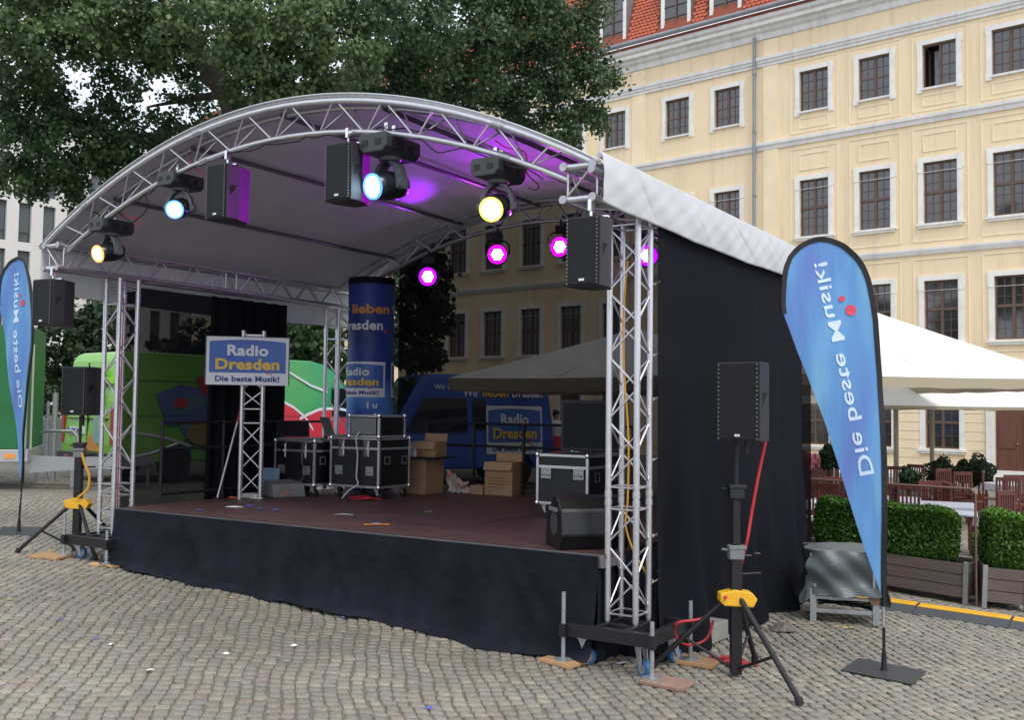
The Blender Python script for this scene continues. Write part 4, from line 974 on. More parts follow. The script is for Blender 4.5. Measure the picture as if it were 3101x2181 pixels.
# wedge monitor
t = thing('wedge_speaker', 'black floor wedge loudspeaker lying at the right front of the stage', 'loudspeaker', SF(.50, .12, DK), -TH-.75)
pr = [(-.22,0),(.16,0),(.22,.12),(.19,.32),(.08,.42),(-.04,.43),(-.17,.28),(-.24,.10)]
M().prism([(x,z) for x,z in pr], -.22, .36).obj('cabinet', mat('wedge_black', (.004,.005,.006), .33), t, bevel=.014)
m = M(); m.prism([(-.215,.09),(-.238,.10),(-.175,.29),(-.15,.28)], -.18, .30); m.obj('grille', GRL, t); m = M(); m.lathe([(.001,-.225),(.07,-.226),(.10,-.222)], (.0,0,.2), 16, (0,1,0)); m.obj('port', mat('port_grey', (.05,.055,.06), .4), t)
M().box(-.10,.10,-.236,-.222,.30,.33).obj('handle', GREY, t)
# cartons and odds at the back
def carton(a, b, w, d, h, z, rz, label, flaps=True):
    t = thing('cardboard_box', label, 'cardboard box', SF(a, b, z), -TH+rz); M().box(0,w,0,d,0,h).obj('body', CARD, t, bevel=.004)
    if flaps:
        m = M(); m.add([(0,0,h),(w,0,h),(w,-.05,h-.10),(0,-.05,h-.10)], [(0,1,2,3)]); m.add([(0,d,h),(w,d,h),(w,d+.02,h+.10),(0,d+.02,h+.10)], [(0,1,2,3)]); m.obj('flap', mat('cardboard_inside', (.42,.28,.15), .8, 0, .1, 5), t, solid=.005)
    return t
carton(4.86, 3.30, .40, .40, .46, DK, .0, 'tall brown carton behind the middle flight case', False)
bx2 = carton(3.86, 3.78, .40, .34, .43, DK, .12, 'large open carton with printed lines standing at the back gauze')
vs_ = [(.03,.22,.24),(.03,.18,.34),(.03,.14,.30),(.03,.10,.22)]
for x0, z0, ww in vs_:
    m = M(); x = x0+.02; r_ = random.Random(int(z0*100))
    while x < x0+ww: l = r_.uniform(.015,.045); m.box(x, min(x+l, x0+ww), -.0025, -.0005, z0, z0+.012); x += l+.012
    m.obj('printed_line', mat('carton_print', (.16,.09,.04), .8), bx2)
carton(4.06, 3.74, .19, .16, .12, DK, .05, 'small white carton beside the large open carton', False)
tb = thing('side_table', 'black board on the tall carton carrying an open box and bottles', 'table board', SF(4.98, 3.22, DK+.462), -TH); M().box(0,.66,0,.6,0,.02).obj('board', BLKP, tb)
carton(4.72, 3.36, .34, .3, .20, DK+.483, .1, 'open shallow carton on the black board', True)
for i, (da, c, hh) in enumerate(((.0,(.70,.25,.02),.15),(.10,(.55,.65,.70),.24),(.18,(.6,.6,.6),.12))):
    o = M().lathe([(.028,0),(.03,.01),(.03,hh*.6),(.012,hh*.85),(.012,hh)], (0,0,0), 10).obj('bottle', mat('bottle%d' % i, c, .2), None, smooth=True); o.location = SF(4.80-da, 3.27, DK+.483); tag(o, ('orange', 'tall clear', 'short white')[i]+' bottle on the black board beside the open carton', 'bottle')
m = M(); m.grid(lambda u, v: (.34*u-.17+.03*math.sin(v*9), .05*math.sin(u*7)+.12*(1-v)*math.sin(v*PI+u), .30*v*(1-.5*u)+.02*math.sin(u*20)), 14, 10)
o = m.obj('plastic_bag', mat('bag_print', (.25,.75,.85), .4, 0, 0, 16, col2=(.90,.20,.06)), None, smooth=True, solid=.01); o.location = SF(4.3, 3.75, DK); o.rotation_euler = (0,0,-TH); tag(o, 'crumpled colourful plastic bag leaning at the back gauze', 'bag')
o = M().box(-.13,.13,-.02,.02,0,.34).obj('blue_bag', mat('paleblue', (.20,.30,.45), .6), None, bevel=.01); o.location = SF(5.95, 2.0, DK); o.rotation_euler = (-.12,0,-TH+.2); tag(o, 'pale blue bag behind the sign post', 'bag')
# microphone-like pole left of sign
t = thing('pole_stand', 'thin white and red pole leaning behind the sign', 'pole', SF(6.0, 1.2, DK), -TH); M().tube((0,0,0),(.05,.35,1.25),.011,8).obj('pole', WC, t); M().tube((.037,.26,.93),(.052,.36,1.30),.014,8).obj('red_sleeve', RED, t)
M().tube((.0,0,0),(.0,0,.02),.06,12).obj('foot', BLK, t)
# litter on stage
def scrap(P, w, l, rz, mt, label, cat='litter', name='paper_scrap', curl=.01, tiltg=False):
    m = M().grid(lambda u, v: ((u-.5)*w, (v-.5)*l, .004+curl*math.sin(u*PI)*math.sin(v*PI+.5)), 4, 4); o = m.obj(name, mt, None, solid=.001); o.location = P; o.rotation_euler = (0,0,rz); return tag(o, label, cat)
scrap(SF(3.62,.77,DK+.002), .20, .045, -TH+.5, WHT, 'white folded paper strip in the middle of the stage floor')
scrap(SF(2.79,.30,DK+.002), .24, .12, -TH+.7, PR_O, 'orange flyer near the front edge of the stage'); scrap(SF(2.80,.31,DK+.008), .09, .10, -TH+.7, mat('flyer_blue', (.25,.35,.6), .5), 'blue card lying on the orange flyer')
for i, (x, y) in enumerate(((607,1548),(787,1544),(833,1546),(710,1537),(757,1533))):
    d = CF+CR*((x-CX)/FPX)-CU*((y-CY)/FPX); q = Vector((0,0,EYE))+d*((DK-EYE)/d.z)
    scrap(q+Vector((0,0,.002)), .10 if i != 3 else .2, .06, i, mat('confetti_blue', (.10,.13,.50), .5) if i != 3 else WHT, ['blue scrap near the left front corner of the stage','blue scrap right below the sign post','small blue scrap right of the sign post','long white scrap before the sign post','blue shred behind the white scrap'][i])
scrap(SF(3.1,1.55,DK+.002), .09, .05, .3, mat('green_scrap', (.15,.55,.08), .5), 'bright green scrap at the middle right of the stage floor')
# ------------------------------------------------------------------ teardrop flags
# outline of the banner in metres, x across, z up from the foot of the pole (measured on the near flag)
def fl_pt(px, py):
    p = at(px, py, 8.1); b = at(2678, 2040, 8.1); return (p.x-b.x, p.z-b.z)
OUT = [fl_pt(*p) for p in [(2680,1800),(2679,1600),(2679,1394),(2673,1220),(2670,1133),(2657,969),(2647,908),(2634,852),(2616,808),(2595,778),(2560,743),(2538,731),(2517,724),(2486,719),(2452,728),(2417,748),(2391,778),(2376,813),(2370,850),(2368,890),(2367,925),(2371,951)]]
INN = [fl_pt(*p) for p in [(2673,1813),(2621,1666),(2575,1520),(2536,1400),(2517,1346),(2500,1290),(2473,1216),(2458,1175),(2443,1133),(2415,1064),(2392,1003),(2371,951)]]
def fabric_mat():
    m = bpy.data.materials.new('flag_fabric'); m.use_nodes = True; n = m.node_tree; b = n.nodes['Principled BSDF']
    tc = n.nodes.new('ShaderNodeTexCoord'); mp = n.nodes.new('ShaderNodeMapping'); mp.inputs['Rotation'].default_value = (0,.45,0); mp.inputs['Scale'].default_value = (2.2,1,.55); n.links.new(tc.outputs['Object'], mp.inputs[0])
    nz = n.nodes.new('ShaderNodeTexNoise'); nz.inputs['Scale'].default_value = 1.3; nz.inputs['Detail'].default_value = 2; n.links.new(mp.outputs[0], nz.inputs['Vector'])
    cr = n.nodes.new('ShaderNodeValToRGB'); n.links.new(nz.outputs[0], cr.inputs[0]); E = cr.color_ramp.elements
    E[0].position = .30; E[0].color = (.15,.23,.64,1); E[1].position = .72; E[1].color = (.25,.56,.84,1); e = E.new(.5); e.color = (.14,.36,.74,1)
    n.links.new(cr.outputs[0], b.inputs['Base Color']); b.inputs['Roughness'].default_value = .6
    m3 = n.nodes.new('ShaderNodeMapping'); m3.inputs['Rotation'].default_value = (0,-.5,0); m3.inputs['Scale'].default_value = (9,1,1.2); n.links.new(tc.outputs['Object'], m3.inputs[0]); n3 = n.nodes.new('ShaderNodeTexNoise'); n3.inputs['Scale'].default_value = 1.5; n3.inputs['Detail'].default_value = 4; n.links.new(m3.outputs[0], n3.inputs['Vector']); bp_ = n.nodes.new('ShaderNodeBump'); bp_.inputs['Strength'].default_value = .6; bp_.inputs['Distance'].default_value = .03; n.links.new(n3.outputs[0], bp_.inputs['Height']); n.links.new(bp_.outputs[0], b.inputs['Normal'])
    tr = n.nodes.new('ShaderNodeBsdfTranslucent'); n.links.new(cr.outputs[0], tr.inputs[0]); ms = n.nodes.new('ShaderNodeMixShader'); ms.inputs[0].default_value = .35
    n.links.new(b.outputs[0], ms.inputs[1]); n.links.new(tr.outputs[0], ms.inputs[2]); n.links.new(ms.outputs[0], n.nodes['Material Output'].inputs[0]); return m
FAB = fabric_mat(); FLW = mat('flag_lettering', (.55,.68,.85), .6); FLR = mat('flag_red', (.62,.05,.10), .6)
def flag(x, y, rz, label, lean=0):
    t = thing('teardrop_flag', label, 'flag', (x, y, G(x, y)), rz, 'blue teardrop flags beside the stage'); t.rotation_euler = (0, lean, rz)
    # fabric: strips between the sleeve side and the free edge
    def along(P, f):
        L = [0]
        for i in range(len(P)-1): L.append(L[-1]+math.dist(P[i], P[i+1]))
        s = f*L[-1]
        for i in range(len(P)-1):
            if s <= L[i+1]+1e-9: k = (s-L[i])/max(1e-9, L[i+1]-L[i]); return (P[i][0]+(P[i+1][0]-P[i][0])*k, P[i][1]+(P[i+1][1]-P[i][1])*k)
        return P[-1]
    poly = OUT+INN[::-1][1:]          # closed outline
    def depth(x, z): return .018*math.sin(z*3+x*5)+.012*math.sin(x*9-z*2)+.004*math.sin(x*31+z*9)
    # horizontal scan strips keep it smooth
    def span(z):
        xs = []
        for i in range(len(poly)):
            a, b = poly[i], poly[(i+1) % len(poly)]
            if (a[1]-z)*(b[1]-z) < 0: xs.append(a[0]+(b[0]-a[0])*(z-a[1])/(b[1]-a[1]))
        return (min(xs), max(xs)) if len(xs) > 1 else None
    z0 = min(p[1] for p in poly)+.01; z1 = max(p[1] for p in poly)-.004; NV = 90; rowz = []
    for j in range(NV+1):
        z = z0+(z1-z0)*(1-(1-j/NV)**1.25); s = span(z)
        if s: rowz.append((z, s))
    NU = 10
    def fn(u, v):
        z, (a, b) = rowz[round(v*(len(rowz)-1))]; x = a+(b-a)*u; return (x, depth(x, z), z)
    M().grid(fn, NU, len(rowz)-1).obj('fabric', FAB, t, smooth=True)
    # black sleeve ribbon
    m = M(); N = 90; sw = .028
    pts = [along(OUT, i/N) for i in range(N+1)]; vs = []; fs = []
    for i, p in enumerate(pts):
        q = pts[min(i+1, N)]; r = pts[max(i-1, 0)]; dx, dz = q[0]-r[0], q[1]-r[1]; L = math.hypot(dx, dz) or 1; nx, nz = -dz/L, dx/L
        for k, (o, dd) in enumerate(((-.012, .010), (-.012, -.010), (sw, -.006), (sw, .006))):
            x, z = p[0]+nx*o, p[1]+nz*o; vs.append((x, depth(x, z)+dd*1.2, z))
    for i in range(N):
        for k in range(4): fs.append((i*4+k, i*4+(k+1) % 4, i*4+4+(k+1) % 4, i*4+4+k))
    m.add(vs, fs); m.obj('sleeve', BLK, t, smooth=True)
    m = M(); m.path([(0,0,.02),(0,0,.35),(-.002,0,.7)], .013, 8); m.lathe([(.03,.02),(.022,.05),(.018,.16)], (0,0,0), 12); m.obj('pole', BLK, t, smooth=True)
    M().path([(-.003,0,.36),(-.003,0,.52)], .0145, 8).obj('pole_joint', ALUD, t, smooth=True)
    o_ = M().box(-.27,.27,-.23,.23,.012,.022).obj('base_plate', mat('base_plate', (.05,.052,.056), .5, .3, .15, 8), t, bevel=.003); o_.rotation_euler = (.0093,.0423,-.62)
    # mirrored lettering (the printed side faces away)
    A = fl_pt(2606,1443); Bp = fl_pt(2468,798); d = Vector((Bp[0]-A[0], Bp[1]-A[1])); L = d.length; d /= L; nn_ = Vector((d.y, -d.x))
    bow = lambda s: -.0*math.sin(PI*s/L)
    def tf(x, y):
        s = x; p = (A[0]+d.x*s+nn_.x*(y+bow(s)), A[1]+d.y*s+nn_.y*(y+bow(s))); return (p[0], depth(*p)-.005, p[1])
    lettering('Die beste Musik!', tf, FLW, t, width=L, height=.112, bold=.012, center=False)
    m = M(); 
    for cx_, cy_, r_ in ((L*.815, .155, .024), (L*.755, .205, .044)): m.poly([(p[0], p[1]-.004, p[2]) for p in disc(tf, cx_, cy_, r_)])
    m.obj('red_dots', FLR, t)
    return t
flag(2.98, 8.1, 0, 'large blue teardrop flag at right with mirrored white lettering')
flag(-6.15, 12.71, math.radians(-36), 'blue teardrop flag at the left edge beside the green trailer', .055)

# ------------------------------------------------------------------ speakers on tripods
def stand(px, py, Y, label, hz, kz, feet, cz_):
    P = at(px, py, Y); g = G(P.x, P.y); t = thing('speaker_stand', label, 'speaker stand', (P.x, P.y, g), 0, 'black winch stands with yellow collars')
    M().box(-.04,.04,-.04,.04,.02,kz).obj('outer_post', BLK, t, bevel=.004); M().box(-.028,.028,-.028,.028,kz,hz*.79).obj('inner_post', BLK, t, bevel=.003); M().tube((0,0,hz*.79),(0,0,hz+.05),.017,10).obj('top_tube', BLK, t)
    m = M(); m.prism([(-.10,cz_-.05),(.12,cz_-.06),(.15,cz_),(.11,cz_+.05),(-.02,cz_+.07),(-.13,cz_+.04),(-.13,cz_-.02)], -.07, .06); m.obj('yellow_collar', YEL, t, bevel=.008)
    for z in (kz, hz*.79): 
        m = M(); m.box(-.055,.055,-.05,.05,z-.045,z+.05); m.tube((-.055,0,z+.02),(-.11,-.01,z+.03),.01,6); m.box(-.06,.07,-.055,.045,z+.03,z+.06); m.obj('clamp', GREY if z == kz else BLKP, t, bevel=.006)
    m = M(); m.path([(.05,0,kz-.02),(.12,0,kz-.02),(.14,-.02,kz+.0),(.18,-.02,kz+.0)], .011, 6); m.obj('crank', BLK, t); M().tube((.03,.0,kz-.16),(.19,.0,kz-.15),.010,8).obj('locking_pin', BLK, t)
    for (fx, fy) in feet:
        gz = G(P.x+fx, P.y+fy)-g; L = math.hypot(fx, fy); ux, uy = fx/L, fy/L
        l = M().tube((ux*.06,uy*.06,cz_),(fx,fy,gz+.02),.021,10).obj('leg', BLK, t, smooth=True)
        M().tube((fx*.97,fy*.97,gz+.045),(fx,fy,gz+.002),.030,10).obj('rubber_foot', RUB, l, smooth=True)
        k = .60; M().tube((ux*.045,uy*.045,.07),(fx*k,fy*k,cz_*(1-k)+gz*k+.02),.012,8).obj('brace_strut', BLK, t)
    return t, P
st, P = stand(2228, 2032, 7.75, 'tripod stand with yellow collar carrying the right floor speaker', 1.76, .93, [(-.62,.10),(.30,-.66),(.26,.46)], .59)
gP = G(P.x, P.y); Qt = at(2240, 1100, 7.75).z; Qb = at(2240, 1335, 7.75).z
t = thing('tripod_speaker', 'loudspeaker on the near right tripod in front of the black cloth', 'loudspeaker', (P.x-.02, P.y-.16, Qb), -TH-.06, 'loudspeakers on tripods'); speaker_parts(t, .345, .37, Qt-Qb)
M().tube((0,.16,-.1),(0,.16,0),.019,8).obj('mount', BLK, t)
st2, P2 = stand(232, 1640, 11.55, 'tripod stand with yellow collar left of the left tower', 1.50, 1.12, [(-.55,-.25),(.40,-.45),(.35,.50)], .55)
Qt = at(245, 1112, 11.5).z; Qb = at(245, 1258, 11.5).z
t = thing('tripod_speaker', 'loudspeaker on the left tripod in front of the green van', 'loudspeaker', (P2.x-.02, P2.y-.16, Qb), -TH+.25, 'loudspeakers on tripods'); speaker_parts(t, .34, .36, Qt-Qb)
M().tube((0,.16,-.12),(0,.16,0),.019,8).obj('mount', BLK, t)
def pp(pts): return [at(x, y, Y) for x, y, Y in pts]
cable(pp([(2318,1338,7.9),(2295,1450,7.85),(2275,1560,7.8),(2262,1640,7.75),(2235,1740,7.8),(2205,1800,7.75),(2195,1812,7.6)]), .012, RED, 'cable', 'thick red cable running down from the right tripod speaker')
rr = [(2195,1815),(2130,1872),(2060,1885),(2042,1905),(2055,1940),(2090,1955),(2140,1935),(2160,1880)]
cable([at(x, y, 7.8) for x, y in rr[:3]]+[at(x, y, 7.85+.03*i) for i, (x, y) in enumerate(rr[3:])], .011, RED, 'cable', 'red cable loop above the ground beside the near tower base')
q = []
for i in range(10):
    x, y = 1.62+.16*math.sin(i*1.9)+.03*i, 8.15+.10*math.cos(i*1.3); q.append((x, y, G(x,y)+.012+.012*(i % 2)))
cable(q, .010, RED, 'cable', 'red cable coiled on the cobbles behind the right tripod')
yc = [(248,1372),(255,1400),(270,1440),(268,1475),(258,1490),(235,1508)]
cable([at(x, y, 11.45) for x, y in yc], .014, YC, 'cable', 'yellow cable hanging from the left tripod')
cable([SF(.04+.03*math.sin(z*3), .02, z) for z in (3.2,2.8,2.3,1.8,1.3,1.1)]+[SF(-.02,.05,.9), SF(-.08,.12,.75), SF(-.10,.2,.6)], .008, YC, 'cable', 'orange-yellow cable inside the near truss tower')
cable([SF(6.28, .02, z) for z in (3.2,2.8,2.2,1.6,1.1,.8)], .007, RED, 'cable', 'dark red cable inside the left truss tower')
for z, lab_ in ((3.02,'topmost pale cord on the near tower leg just under the valance'),(2.45,'second pale cord from the top on the near tower leg'),(2.1,'pale cord on the near tower leg level with the tripod speaker top'),(1.62,'pale cord on the near tower leg level with the tripod speaker badge'),(1.02,'pale cord on the near tower leg just below the truss joint'),(.66,'lowest pale cord on the near tower leg')): 
    P_ = SF(-.12, .145, z); m = M(); m.path([(.03*math.cos(a), .03*math.sin(a), .008*math.sin(a*2)) for a in np.linspace(0, 6.2, 10)], .006, 5); m.path([(.02,0,0),(.045,-.02,.006),(.06,-.01,.02)], .006, 5); o = m.obj('rope_tie', mat('rope', (.42,.38,.30), .8), None); o.location = P_; tag(o, lab_, 'rope tie', 'rope ties along the tower leg')

# ------------------------------------------------------------------ vans
def van(loc, rz, L, W, H, label, paint, name='van', group=None, prof=None):
    """local x = forward along the body, y across, z up; origin at the rear left corner on the ground"""
    t = thing(name, label, 'van', loc, rz); z0 = .32
    prof = prof or [(.02,.42),(.0,.75),(.05,1.55),(.14,H-.18),(.22,H-.05),(.34,H),(L-1.75,H),(L-1.45,H-.06),(L-.92,1.62),(L-.72,1.38),(L-.12,1.10),(L-.02,.95),(L,.55),(L-.05,.36)]
    arch_f = [(L-.75+.36*math.cos(a), .36+.36*math.sin(a)) for a in np.linspace(.1, PI-.1, 9)]; arch_r = [(L*.19+.36*math.cos(a), .36+.36*math.sin(a)) for a in np.linspace(.1, PI-.1, 9)]
    bottom = [(L-.05,.36)]+[p for p in arch_f]+[(p[0], p[1]) for p in arch_r]+[(.02,.36)]
    full = prof[:-1]+bottom
    # body as lofted cross section: sides lean in above the waist
    n = len(full); vs = []
    for x, z in full:
        k = .0 if z < 1.25 else (z-1.25)/(H-1.25)*.13
        vs.append((x, k, z))
    for x, z in full:
        k = .0 if z < 1.25 else (z-1.25)/(H-1.25)*.13
        vs.append((x, W-k, z))
    m = M(); m.add(vs, [(i, (i+1) % n, n+(i+1) % n, n+i) for i in range(n)]+[tuple(range(n))[::-1], tuple(range(n, 2*n))])
    me = m.mesh('body', paint); import bmesh
    bm = bmesh.new(); bm.from_mesh(me); bmesh.ops.triangulate(bm, faces=[f for f in bm.faces if len(f.verts) > 4]); bmesh.ops.recalc_face_normals(bm, faces=bm.faces); bm.to_mesh(me); bm.free()
    o = link('body', me, t); md = o.modifiers.new('bevel', 'BEVEL'); md.width = .05; md.segments = 3; md.limit_method = 'ANGLE'; md.angle_limit = math.radians(50)
    for x in (L*.19, L-.75):
        for y in (.10, W-.10):
            w = M().lathe([(.20,-.10),(.32,-.09),(.34,-.05),(.34,.05),(.32,.09),(.20,.10)], (x,y,.34), 24, (0,1,0)).obj('wheel', RUB, t, smooth=True)
            M().lathe([(.001,-.085),(.19,-.09),(.19,.09),(.001,.085)], (x,y,.34), 20, (0,1,0)).obj('rim', ALUD, w, smooth=True)
    return t
VG = bpy.data.materials.new('green_wrap'); VG.use_nodes = True; n = VG.node_tree; b_ = n.nodes['Principled BSDF']; b_.inputs['Roughness'].default_value = .3; b_.inputs['Coat Weight'].default_value = .3
tc = n.nodes.new('ShaderNodeTexCoord'); sp = n.nodes.new('ShaderNodeSeparateXYZ'); n.links.new(tc.outputs['Object'], sp.inputs[0])
nz = n.nodes.new('ShaderNodeTexNoise'); nz.inputs['Scale'].default_value = .9; n.links.new(tc.outputs['Object'], nz.inputs['Vector'])
ma = n.nodes.new('ShaderNodeMath'); ma.operation = 'MULTIPLY_ADD'; ma.inputs[1].default_value = .42; n.links.new(nz.outputs[0], ma.inputs[0])
m2 = n.nodes.new('ShaderNodeMath'); m2.operation = 'MULTIPLY'; m2.inputs[1].default_value = .11; n.links.new(sp.outputs['X'], m2.inputs[0]); n.links.new(m2.outputs[0], ma.inputs[2])
cr = n.nodes.new('ShaderNodeValToRGB'); n.links.new(ma.outputs[0], cr.inputs[0]); E = cr.color_ramp.elements
E[0].position = .1; E[0].color = (.26,.62,.04,1); E[1].position = .85; E[1].color = (.01,.36,.15,1); e = E.new(.45); e.color = (.14,.48,.05,1)
n.links.new(cr.outputs[0], b_.inputs['Base Color'])
RL = Vector((-8.95, 20.1, G(-8.95, 20.1))); RR = Vector((-7.34, 18.7, 0))
# x forward = (.647,.762) ; y across to the left of travel -> rotate so that y points from near side to far side
VRZ = math.atan2(.762, .647)
gv = van((-7.36, 18.72, G(-7.4, 18.8)), VRZ, 6.9, 2.05, 2.52, 'green delivery van with colourful print seen from behind at left', VG, prof=[(.02,.42),(.0,.75),(.05,1.55),(.14,2.34),(.22,2.47),(.34,2.52),(4.65,2.52),(5.0,2.45),(5.35,2.27),(5.95,1.66),(6.15,1.4),(6.75,1.14),(6.88,.95),(6.9,.55),(6.85,.36)])
# rear: x=0 face; y from 0 (near/right side) to W
def rearq(y0, y1, z0, z1, mt, nm, d=.02, par=gv): 
    o = M().box(-.012-d, .03, y0, y1, z0, z1).obj(nm, mt, par, bevel=.006); return o
BUMP = mat('bumper', (.03,.03,.032), .6); TL = mat('tail_lamp', (.35,.02,.01), .2, coat=.5)
rearq(-.01, 2.06, .36, .58, BUMP, 'bumper', .07)
rearq(.02,.13,.75,1.45, TL, 'tail_lamp', .0); rearq(1.92,2.03,.75,1.45, TL, 'tail_lamp', .0); rearq(1.55,1.75,.44,.52, TL, 'reflector', .075)
rearq(1.015,1.03,.6,2.3, BUMP, 'door_gap', -.01); rearq(.25,1.8,1.22,1.24, BUMP, 'crease_line', -.006)
pl = rearq(1.12,1.72,.93,1.06, PR_W, 'number_plate', .012); M().box(-.035,-.0325,1.66,1.72,.93,1.06).obj('plate_band', PR_BL, pl)
for i in range(6):
    if i != 2: M().box(-.035,-.0326,1.56-.07*i-.045,1.56-.07*i,.955,1.035).obj('plate_character', PR_N, pl)
lr = M(); lr.prism([(.2,2.0),(1.05,2.05),(1.85,1.75),(1.88,1.62),(1.1,1.92),(.2,1.9)], -.045, .12, 'x'); 
o = lr.obj('light_green_sweep', mat('lime_print', (.32,.60,.04), .35), gv)
M().lathe([(.001,-.05),(.16,-.05),(.17,-.02),(.17,.05)], (-.0,.62,2.02), 24, (1,0,0)).obj('round_sticker', PR_W, gv); M().lathe([(.001,-.056),(.135,-.056),(.14,-.04)], (-.0,.62,2.02), 24, (1,0,0)).obj('round_sticker_face', PR_R, gv)
M().prism([(.35,.75),(.75,.78),(.72,1.55),(.5,1.7),(.36,1.4)], -.022, .03, 'x').obj('painted_figure', mat('figure_print', (.65,.60,.10), .4, 0, 0, 4, col2=(.15,.45,.60)), gv)
M().prism([(.55,.62),(1.0,.62),(.9,.9),(.7,.95)], -.021, .03, 'x').obj('orange_print', PR_O, gv)
# near side y<0
def sideq(pts, mt, nm, d=.012, par=gv):
    def yy(z): return -(d)+(0 if z < 1.25 else (z-1.25)/(2.52-1.25)*.13)
    m = M(); m.poly([(x, yy(z), z) for x, z in pts]); return m.obj(nm, mt, par)
sideq([(.25,1.98),(5.2-1.6,1.98),(5.2-1.6,1.965),(.25,1.965)], BUMP, 'roof_groove')
for z in (1.30,): sideq([(.25,z),(4.4,z),(4.4,z-.012),(.25,z-.012)], BUMP, 'side_groove')
sideq([(2.4,.45),(2.4,1.45),(2.8,1.62),(3.3,1.69),(3.75,1.62),(4.1,1.47),(4.4,1.26),(4.7,.9),(4.9,.45)], PR_R, 'red_panel', .014)
sideq([(4.42,.45),(4.42,1.30),(4.8,1.43),(5.3,1.46),(5.9,1.36),(6.2,.95),(6.2,.45)], PR_R, 'red_panel', .011)
def stripe(p, w, nm='white_stripe'):
    m = M(); vs = []
    for x, z in p:
        for s_ in (1, -1): zz_ = z+w*s_/2; vs.append((x, -.018+(0 if zz_ < 1.25 else (zz_-1.25)/1.27*.13), zz_))
    m.add(vs, [(2*i, 2*i+2, 2*i+3, 2*i+1) for i in range(len(p)-1)]); return m.obj(nm, PR_W, gv)
stripe([(2.4,1.47),(2.8,1.64),(3.3,1.71),(3.75,1.64),(4.1,1.49),(4.4,1.28),(4.62,1.0)], .06)
stripe([(4.25,1.24),(4.45,1.33),(4.8,1.45),(5.3,1.48),(5.9,1.38)], .06)
stripe([(3.3,2.47),(3.8,2.36),(4.2,2.16),(4.6,1.97),(5.05,1.84)], .055)
stripe([(.15+1.5*i/10, .98-.30*(i/10)**2) for i in range(11)], .05)
def side_txt(s_, x0, z0, w, h, mt): return lettering(s_, lambda x, y: (x0+x, -.022+(0 if z0+y < 1.25 else (z0+y-1.25)/1.27*.13), z0+y), mt, gv, width=w, height=h, bold=.04, center=False)
side_txt('ENE', 3.58, .98, .47, .22, PR_W)
PKB = mat('packet_blue', (.10,.16,.42), .35); PKT = mat('packet_teal', (.12,.30,.30), .35, 0, 0, 3, col2=(.10,.18,.30)); PKF = mat('food_print', (.42,.22,.10), .5, 0, 0, 6, col2=(.30,.30,.08))
sideq([(.85,1.72),(1.4,1.92),(2.2,1.75),(2.1,1.25),(1.1,1.1)], PKB, 'blue_packet', .014); sideq([(1.1,1.62),(2.2,1.70),(2.3,1.05),(1.45,.92)], PKT, 'teal_packet', .018)
sideq([(1.75,2.08),(2.3,2.1),(2.3,1.75),(1.85,1.72)], PR_R, 'red_packet', .022)
for cx_, cz_, rx_, rz2, mt_, nm in ((1.38,1.55,.16,.10,PR_R,'oval_badge'),(1.9,.95,.40,.24,PKF,'bowl_print')):
    sideq([(cx_+rx_*math.cos(a), cz_+rz2*math.sin(a)) for a in np.linspace(0, 6.0, 18)], mt_, nm, .026)
for i, (x, z) in enumerate(((1.5,.8),(1.62,.72),(1.75,.83),(1.55,.62),(1.42,.7),(1.9,.66))):
    sideq([(x+.05*math.cos(a), z+.05*math.sin(a)) for a in np.linspace(0, 5.8, 10)], PR_N, 'berry_print', .016)
# cab windows
GLV = mat('car_glass', (.012,.015,.017), .05, spec=.8)
def cabwin(t, L, H):
    m = M(); yy = lambda z: -.008+(0 if z < 1.25 else (z-1.25)/(H-1.25)*.13)
    m.poly([(x, yy(z), z) for x, z in ((L-2.35,1.28),(L-1.05,1.28),(L-1.42,1.95),(L-2.3,1.95))]); m.obj('side_window', GLV, t)
    m = M(); m.add([(L-1.40+.03,.16,H-.10),(L-1.40+.03,1.85,H-.10),(L-.90+.03,1.97,1.62),(L-.90+.03,.06,1.62)], [(0,1,2,3)]); m.obj('windscreen', GLV, t)
    o = M().box(-.05,.05,-.22,-.05,1.2,1.55).obj('mirror', BUMP, t, bevel=.02); o.location = (L-1.15,0,0)
m = M(); m.poly([(x, -.010+(0 if z < 1.25 else (z-1.25)/1.27*.13), z) for x, z in ((5.15,1.28),(6.0,1.28),(5.62,1.92),(5.2,1.95))]); m.obj('side_window', GLV, gv)
m = M(); m.add([(5.40,.16,2.24),(5.40,1.85,2.24),(5.98,1.97,1.66),(5.98,.06,1.66)], [(0,1,2,3)]); m.obj('windscreen', GLV, gv)
# blue radio van behind the stage, facing left
VB = mat('blue_wrap', (.015,.045,.32), .3, 0, 0, .8, col2=(.03,.12,.50), coat=.3)
bv = van((.24, 25.62, G(.24, 25.62)), -2.687, 4.8, 1.8, 2.55, 'blue radio van with white and yellow lettering parked behind the stage', VB)
